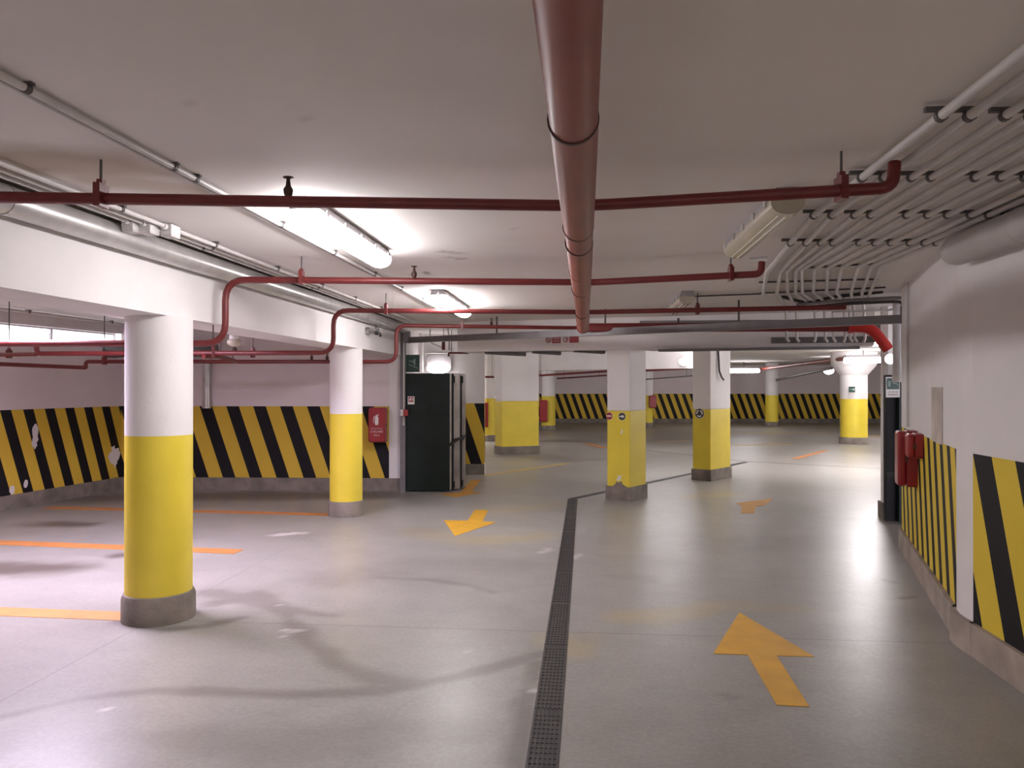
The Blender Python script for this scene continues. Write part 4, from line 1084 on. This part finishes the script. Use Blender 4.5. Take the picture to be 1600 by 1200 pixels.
# ------------------------------------------------------------------ surveillance camera on the beam
c = Vector((-2.9, dp(583, 517, 10.4).y, dp(583, 517, 10.4).z))
t = thing('security_camera', c, 'small grey security camera on the long beam near the folding door', 'camera')
MB().tube([c + Vector((0, -.06, 0)), c + Vector((.05, -.06, 0))], .045, 14).build('wall_plate', 'camera_metal', t)
MB().tube([c + Vector((.03, -.06, 0)), c + Vector((.12, -.06, .01)), c + Vector((.14, .0, .03))], .014, 10, fillet=.03).build('arm', 'camera_metal', t)
MB().tube([c + Vector((.12, .06, .03)), c + Vector((.15, -.07, -.03))], .036, 16).build('body', 'camera_metal', t)
MB().tube([c + Vector((.149, -.068, -.029)), c + Vector((.153, -.085, -.037))], .028, 14).build('lens', 'glass_dark', t)
MB().box(c + Vector((.12, .15, .02)), (.06, .1, .06)).build('relay_box', 'conduit_grey', t, bevel=.005)
MB().tube([c + Vector((.03, -.02, .16)), c + Vector((.05, .1, .16)), c + Vector((.06, .16, .16)), c + Vector((.08, .17, .06)), c + Vector((.1, .28, .01)), c + Vector((.1, .3, -.04))], .01, 8, fillet=.03).build('cable', 'cable_dark', t)
MB().ball(c + Vector((.1, .3, -.04)), .022, 8).build('plug', 'cable_dark', t)
# emergency round lamp in the bay
p = dp(366, 535, 7.9)
t = thing('dome_lamp', p, 'small clear dome lamp under the bay ceiling behind the long beam', 'lamp')
MB().ball(p, .065, 10, sq=(1.1, 1.1, .7)).build('dome', 'cover_off', t); MB().tube([p, (p.x, p.y, CEIL)], .05, 12).build('base', 'conduit_grey', t)
# faint number painted above the bay stripes
tn = (Vector((*BAYC, 0)) - Vector((*LW0, 0))).normalized()
nwl = Vector((tn.y, -tn.x, 0))
d = W((110 - PX) / F, 1.0, 0); s = Vector((*LW0, 0)).dot(nwl) / d.dot(nwl)
c = Vector((d.x * s, d.y * s, H + (HOR - 630) / F * s))
cu = lettering('21', floor, c, tn, nwl, .1, 'steel_grey', off=.003, name='bay_number')
M_ = cu.matrix_local.copy(); cu.parent = None; cu.matrix_local = M_; tag(cu, 'small dark bay number painted above the stripes near the corner', 'number')

# ------------------------------------------------------------------ floor drain
t = thing('floor_drain', (-.19, 6, 0), 'dark slotted drain channel along the middle of the floor', 'drain')
y = -2.0
while y < 11.5:
    y1 = min(y + .995, 11.55)
    g = MB()
    g.box((-.19 - .066, (y + y1) / 2, .002), (.012, y1 - y - .004, .008)); g.box((-.19 + .066, (y + y1) / 2, .002), (.012, y1 - y - .004, .008))
    for kx in range(5): g.box((-.19 - .042 + .021 * kx, (y + y1) / 2, .0015), (.008, y1 - y - .004, .006))
    for kk in range(int((y1 - y) / .05)): g.box((-.19, y + .025 + kk * .05, .001), (.126, .012, .006))
    g.build('grate_section', 'grate_edge', t)
    y = y1 + .005
MB().box((-.19, 4.8, -.001), (.145, 13.6, .004)).build('channel_bed', 'grate_dark', t)
E0, E1 = gp(899, 779), gp(1166, 722)
E0 = Vector((-.19, 11.58, 0))
dv = (E1 - E0).normalized(); nv = Vector((-dv.y, dv.x, 0))
t = thing('floor_drain', E0, 'narrow slanting drain channel passing the feet of the rectangular pillars', 'drain')
L_ = (E1 - E0).length
MB().prism([tuple((E0 + nv * s)[:2]) for s in (-.05, .05)] + [tuple((E1 + nv * s)[:2]) for s in (.05, -.05)], -.003, .002).build('channel_bed', 'grate_dark', t)
for kk in range(int(L_)):
    a_ = E0 + dv * kk; b_ = E0 + dv * (kk + .99)
    g = MB()
    for s in (-.05, .0, .05): g.prism([tuple((a_ + nv * (s - .006))[:2]), tuple((a_ + nv * (s + .006))[:2]), tuple((b_ + nv * (s + .006))[:2]), tuple((b_ + nv * (s - .006))[:2])], .0, .005)
    g.build('grate_section', 'grate_edge', t)
# slab joints in the far hall
for pa, pb_ in (((1166, 721), (1392, 733)), ((1005, 703), (1166, 721))):
    A_, B_ = gp(*pa), gp(*pb_); dd_ = (B_ - A_).normalized(); n_ = Vector((-dd_.y, dd_.x, 0)) * .02
    struct(MB().prism([tuple((A_ - n_)[:2]), tuple((B_ - n_)[:2]), tuple((B_ + n_)[:2]), tuple((A_ + n_)[:2])], -.002, .0015).build('trim_1' if pa[0] > 1100 else 'trim_2', 'grate_edge'))

# ------------------------------------------------------------------ painted floor markings
def marking(name, pix, m, label, cat, group, z=.003):
    poly = [tuple(gp(*p)[:2]) for p in pix]
    cx = sum(p[0] for p in poly) / len(poly); cy = sum(p[1] for p in poly) / len(poly)
    o = MB().prism(poly, .0005, z).build(name, m, origin=(cx, cy, 0), smooth=False)
    return tag(o, label, cat, group)
GA = 'direction arrows painted on the floor'
marking('floor_arrow', [(1155, 957), (1114, 1021), (1168, 1023), (1213, 1101), (1264, 1104), (1213, 1024.5), (1272, 1026)], 'arrow_yellow', 'big bright yellow floor arrow nearest the viewer, pointing away', 'arrow', GA)
marking('floor_arrow', [(693.5, 813), (711, 837.5), (776, 816), (754, 814.8), (763, 797), (742, 796.5), (731, 813.5)], 'arrow_yellow', 'yellow floor arrow pointing towards the viewer, in front of the folding door', 'arrow', GA)
marking('floor_arrow', [(736, 750), (752, 750), (737, 768), (752, 770), (712, 777), (688, 772), (720, 769)], 'arrow_orange', 'orange floor arrow at the foot of the folding door', 'arrow', GA)
marking('floor_arrow', [(1157, 802), (1178, 802), (1181, 791), (1194, 790), (1208, 779), (1150, 786), (1159, 791)], 'arrow_orange', 'worn orange floor arrow beyond the roundabout disc pillar', 'arrow', GA)
GL = 'parking lines painted on the floor'
def pline(p0, p1, w, m, label):
    A_, B_ = gp(*p0), gp(*p1); d_ = (B_ - A_).normalized(); n_ = Vector((-d_.y, d_.x, 0)) * w / 2
    poly = [tuple((q)[:2]) for q in (A_ - n_, B_ - n_, B_ + n_, A_ + n_)]
    o = MB().prism(poly, .0005, .003).build('parking_line', m, origin=A_, smooth=False)
    return tag(o, label, 'floor line', GL)
pline((-60, 953), (203, 963), .2, 'line_orange', 'orange parking line ending at the foot of the foreground column')
pline((-60, 845.5), (374, 862), .21, 'line_orange', 'orange parking line passing behind the foreground column')
pline((74, 793), (516, 804), .19, 'line_orange', 'orange parking line ending at the second round column')
pline((1241, 717), (1290, 704), .17, 'line_orange', 'slanting yellow parking line in the far hall before the stout column')
pline((757, 743), (886, 724), .2, 'line_faded', 'faded orange line from the passage wall into the far hall')
pline((915, 693), (946, 700), .2, 'line_orange', 'short bright yellow line beside the no entry disc pillar')
pline((1022, 690.5), (1080, 688), .2, 'line_faded', 'faded yellow line between the disc pillars')
pline((1140, 696), (1240, 694), .25, 'line_faded', 'faded yellow line beyond the roundabout disc pillar')
pline((1140, 677), (1300, 676), .3, 'line_faded', 'faint yellow line across the far hall before the striped wall')
pline((1355, 680), (1392, 684), .3, 'line_faded', 'faint yellow line beside the stout flared column')
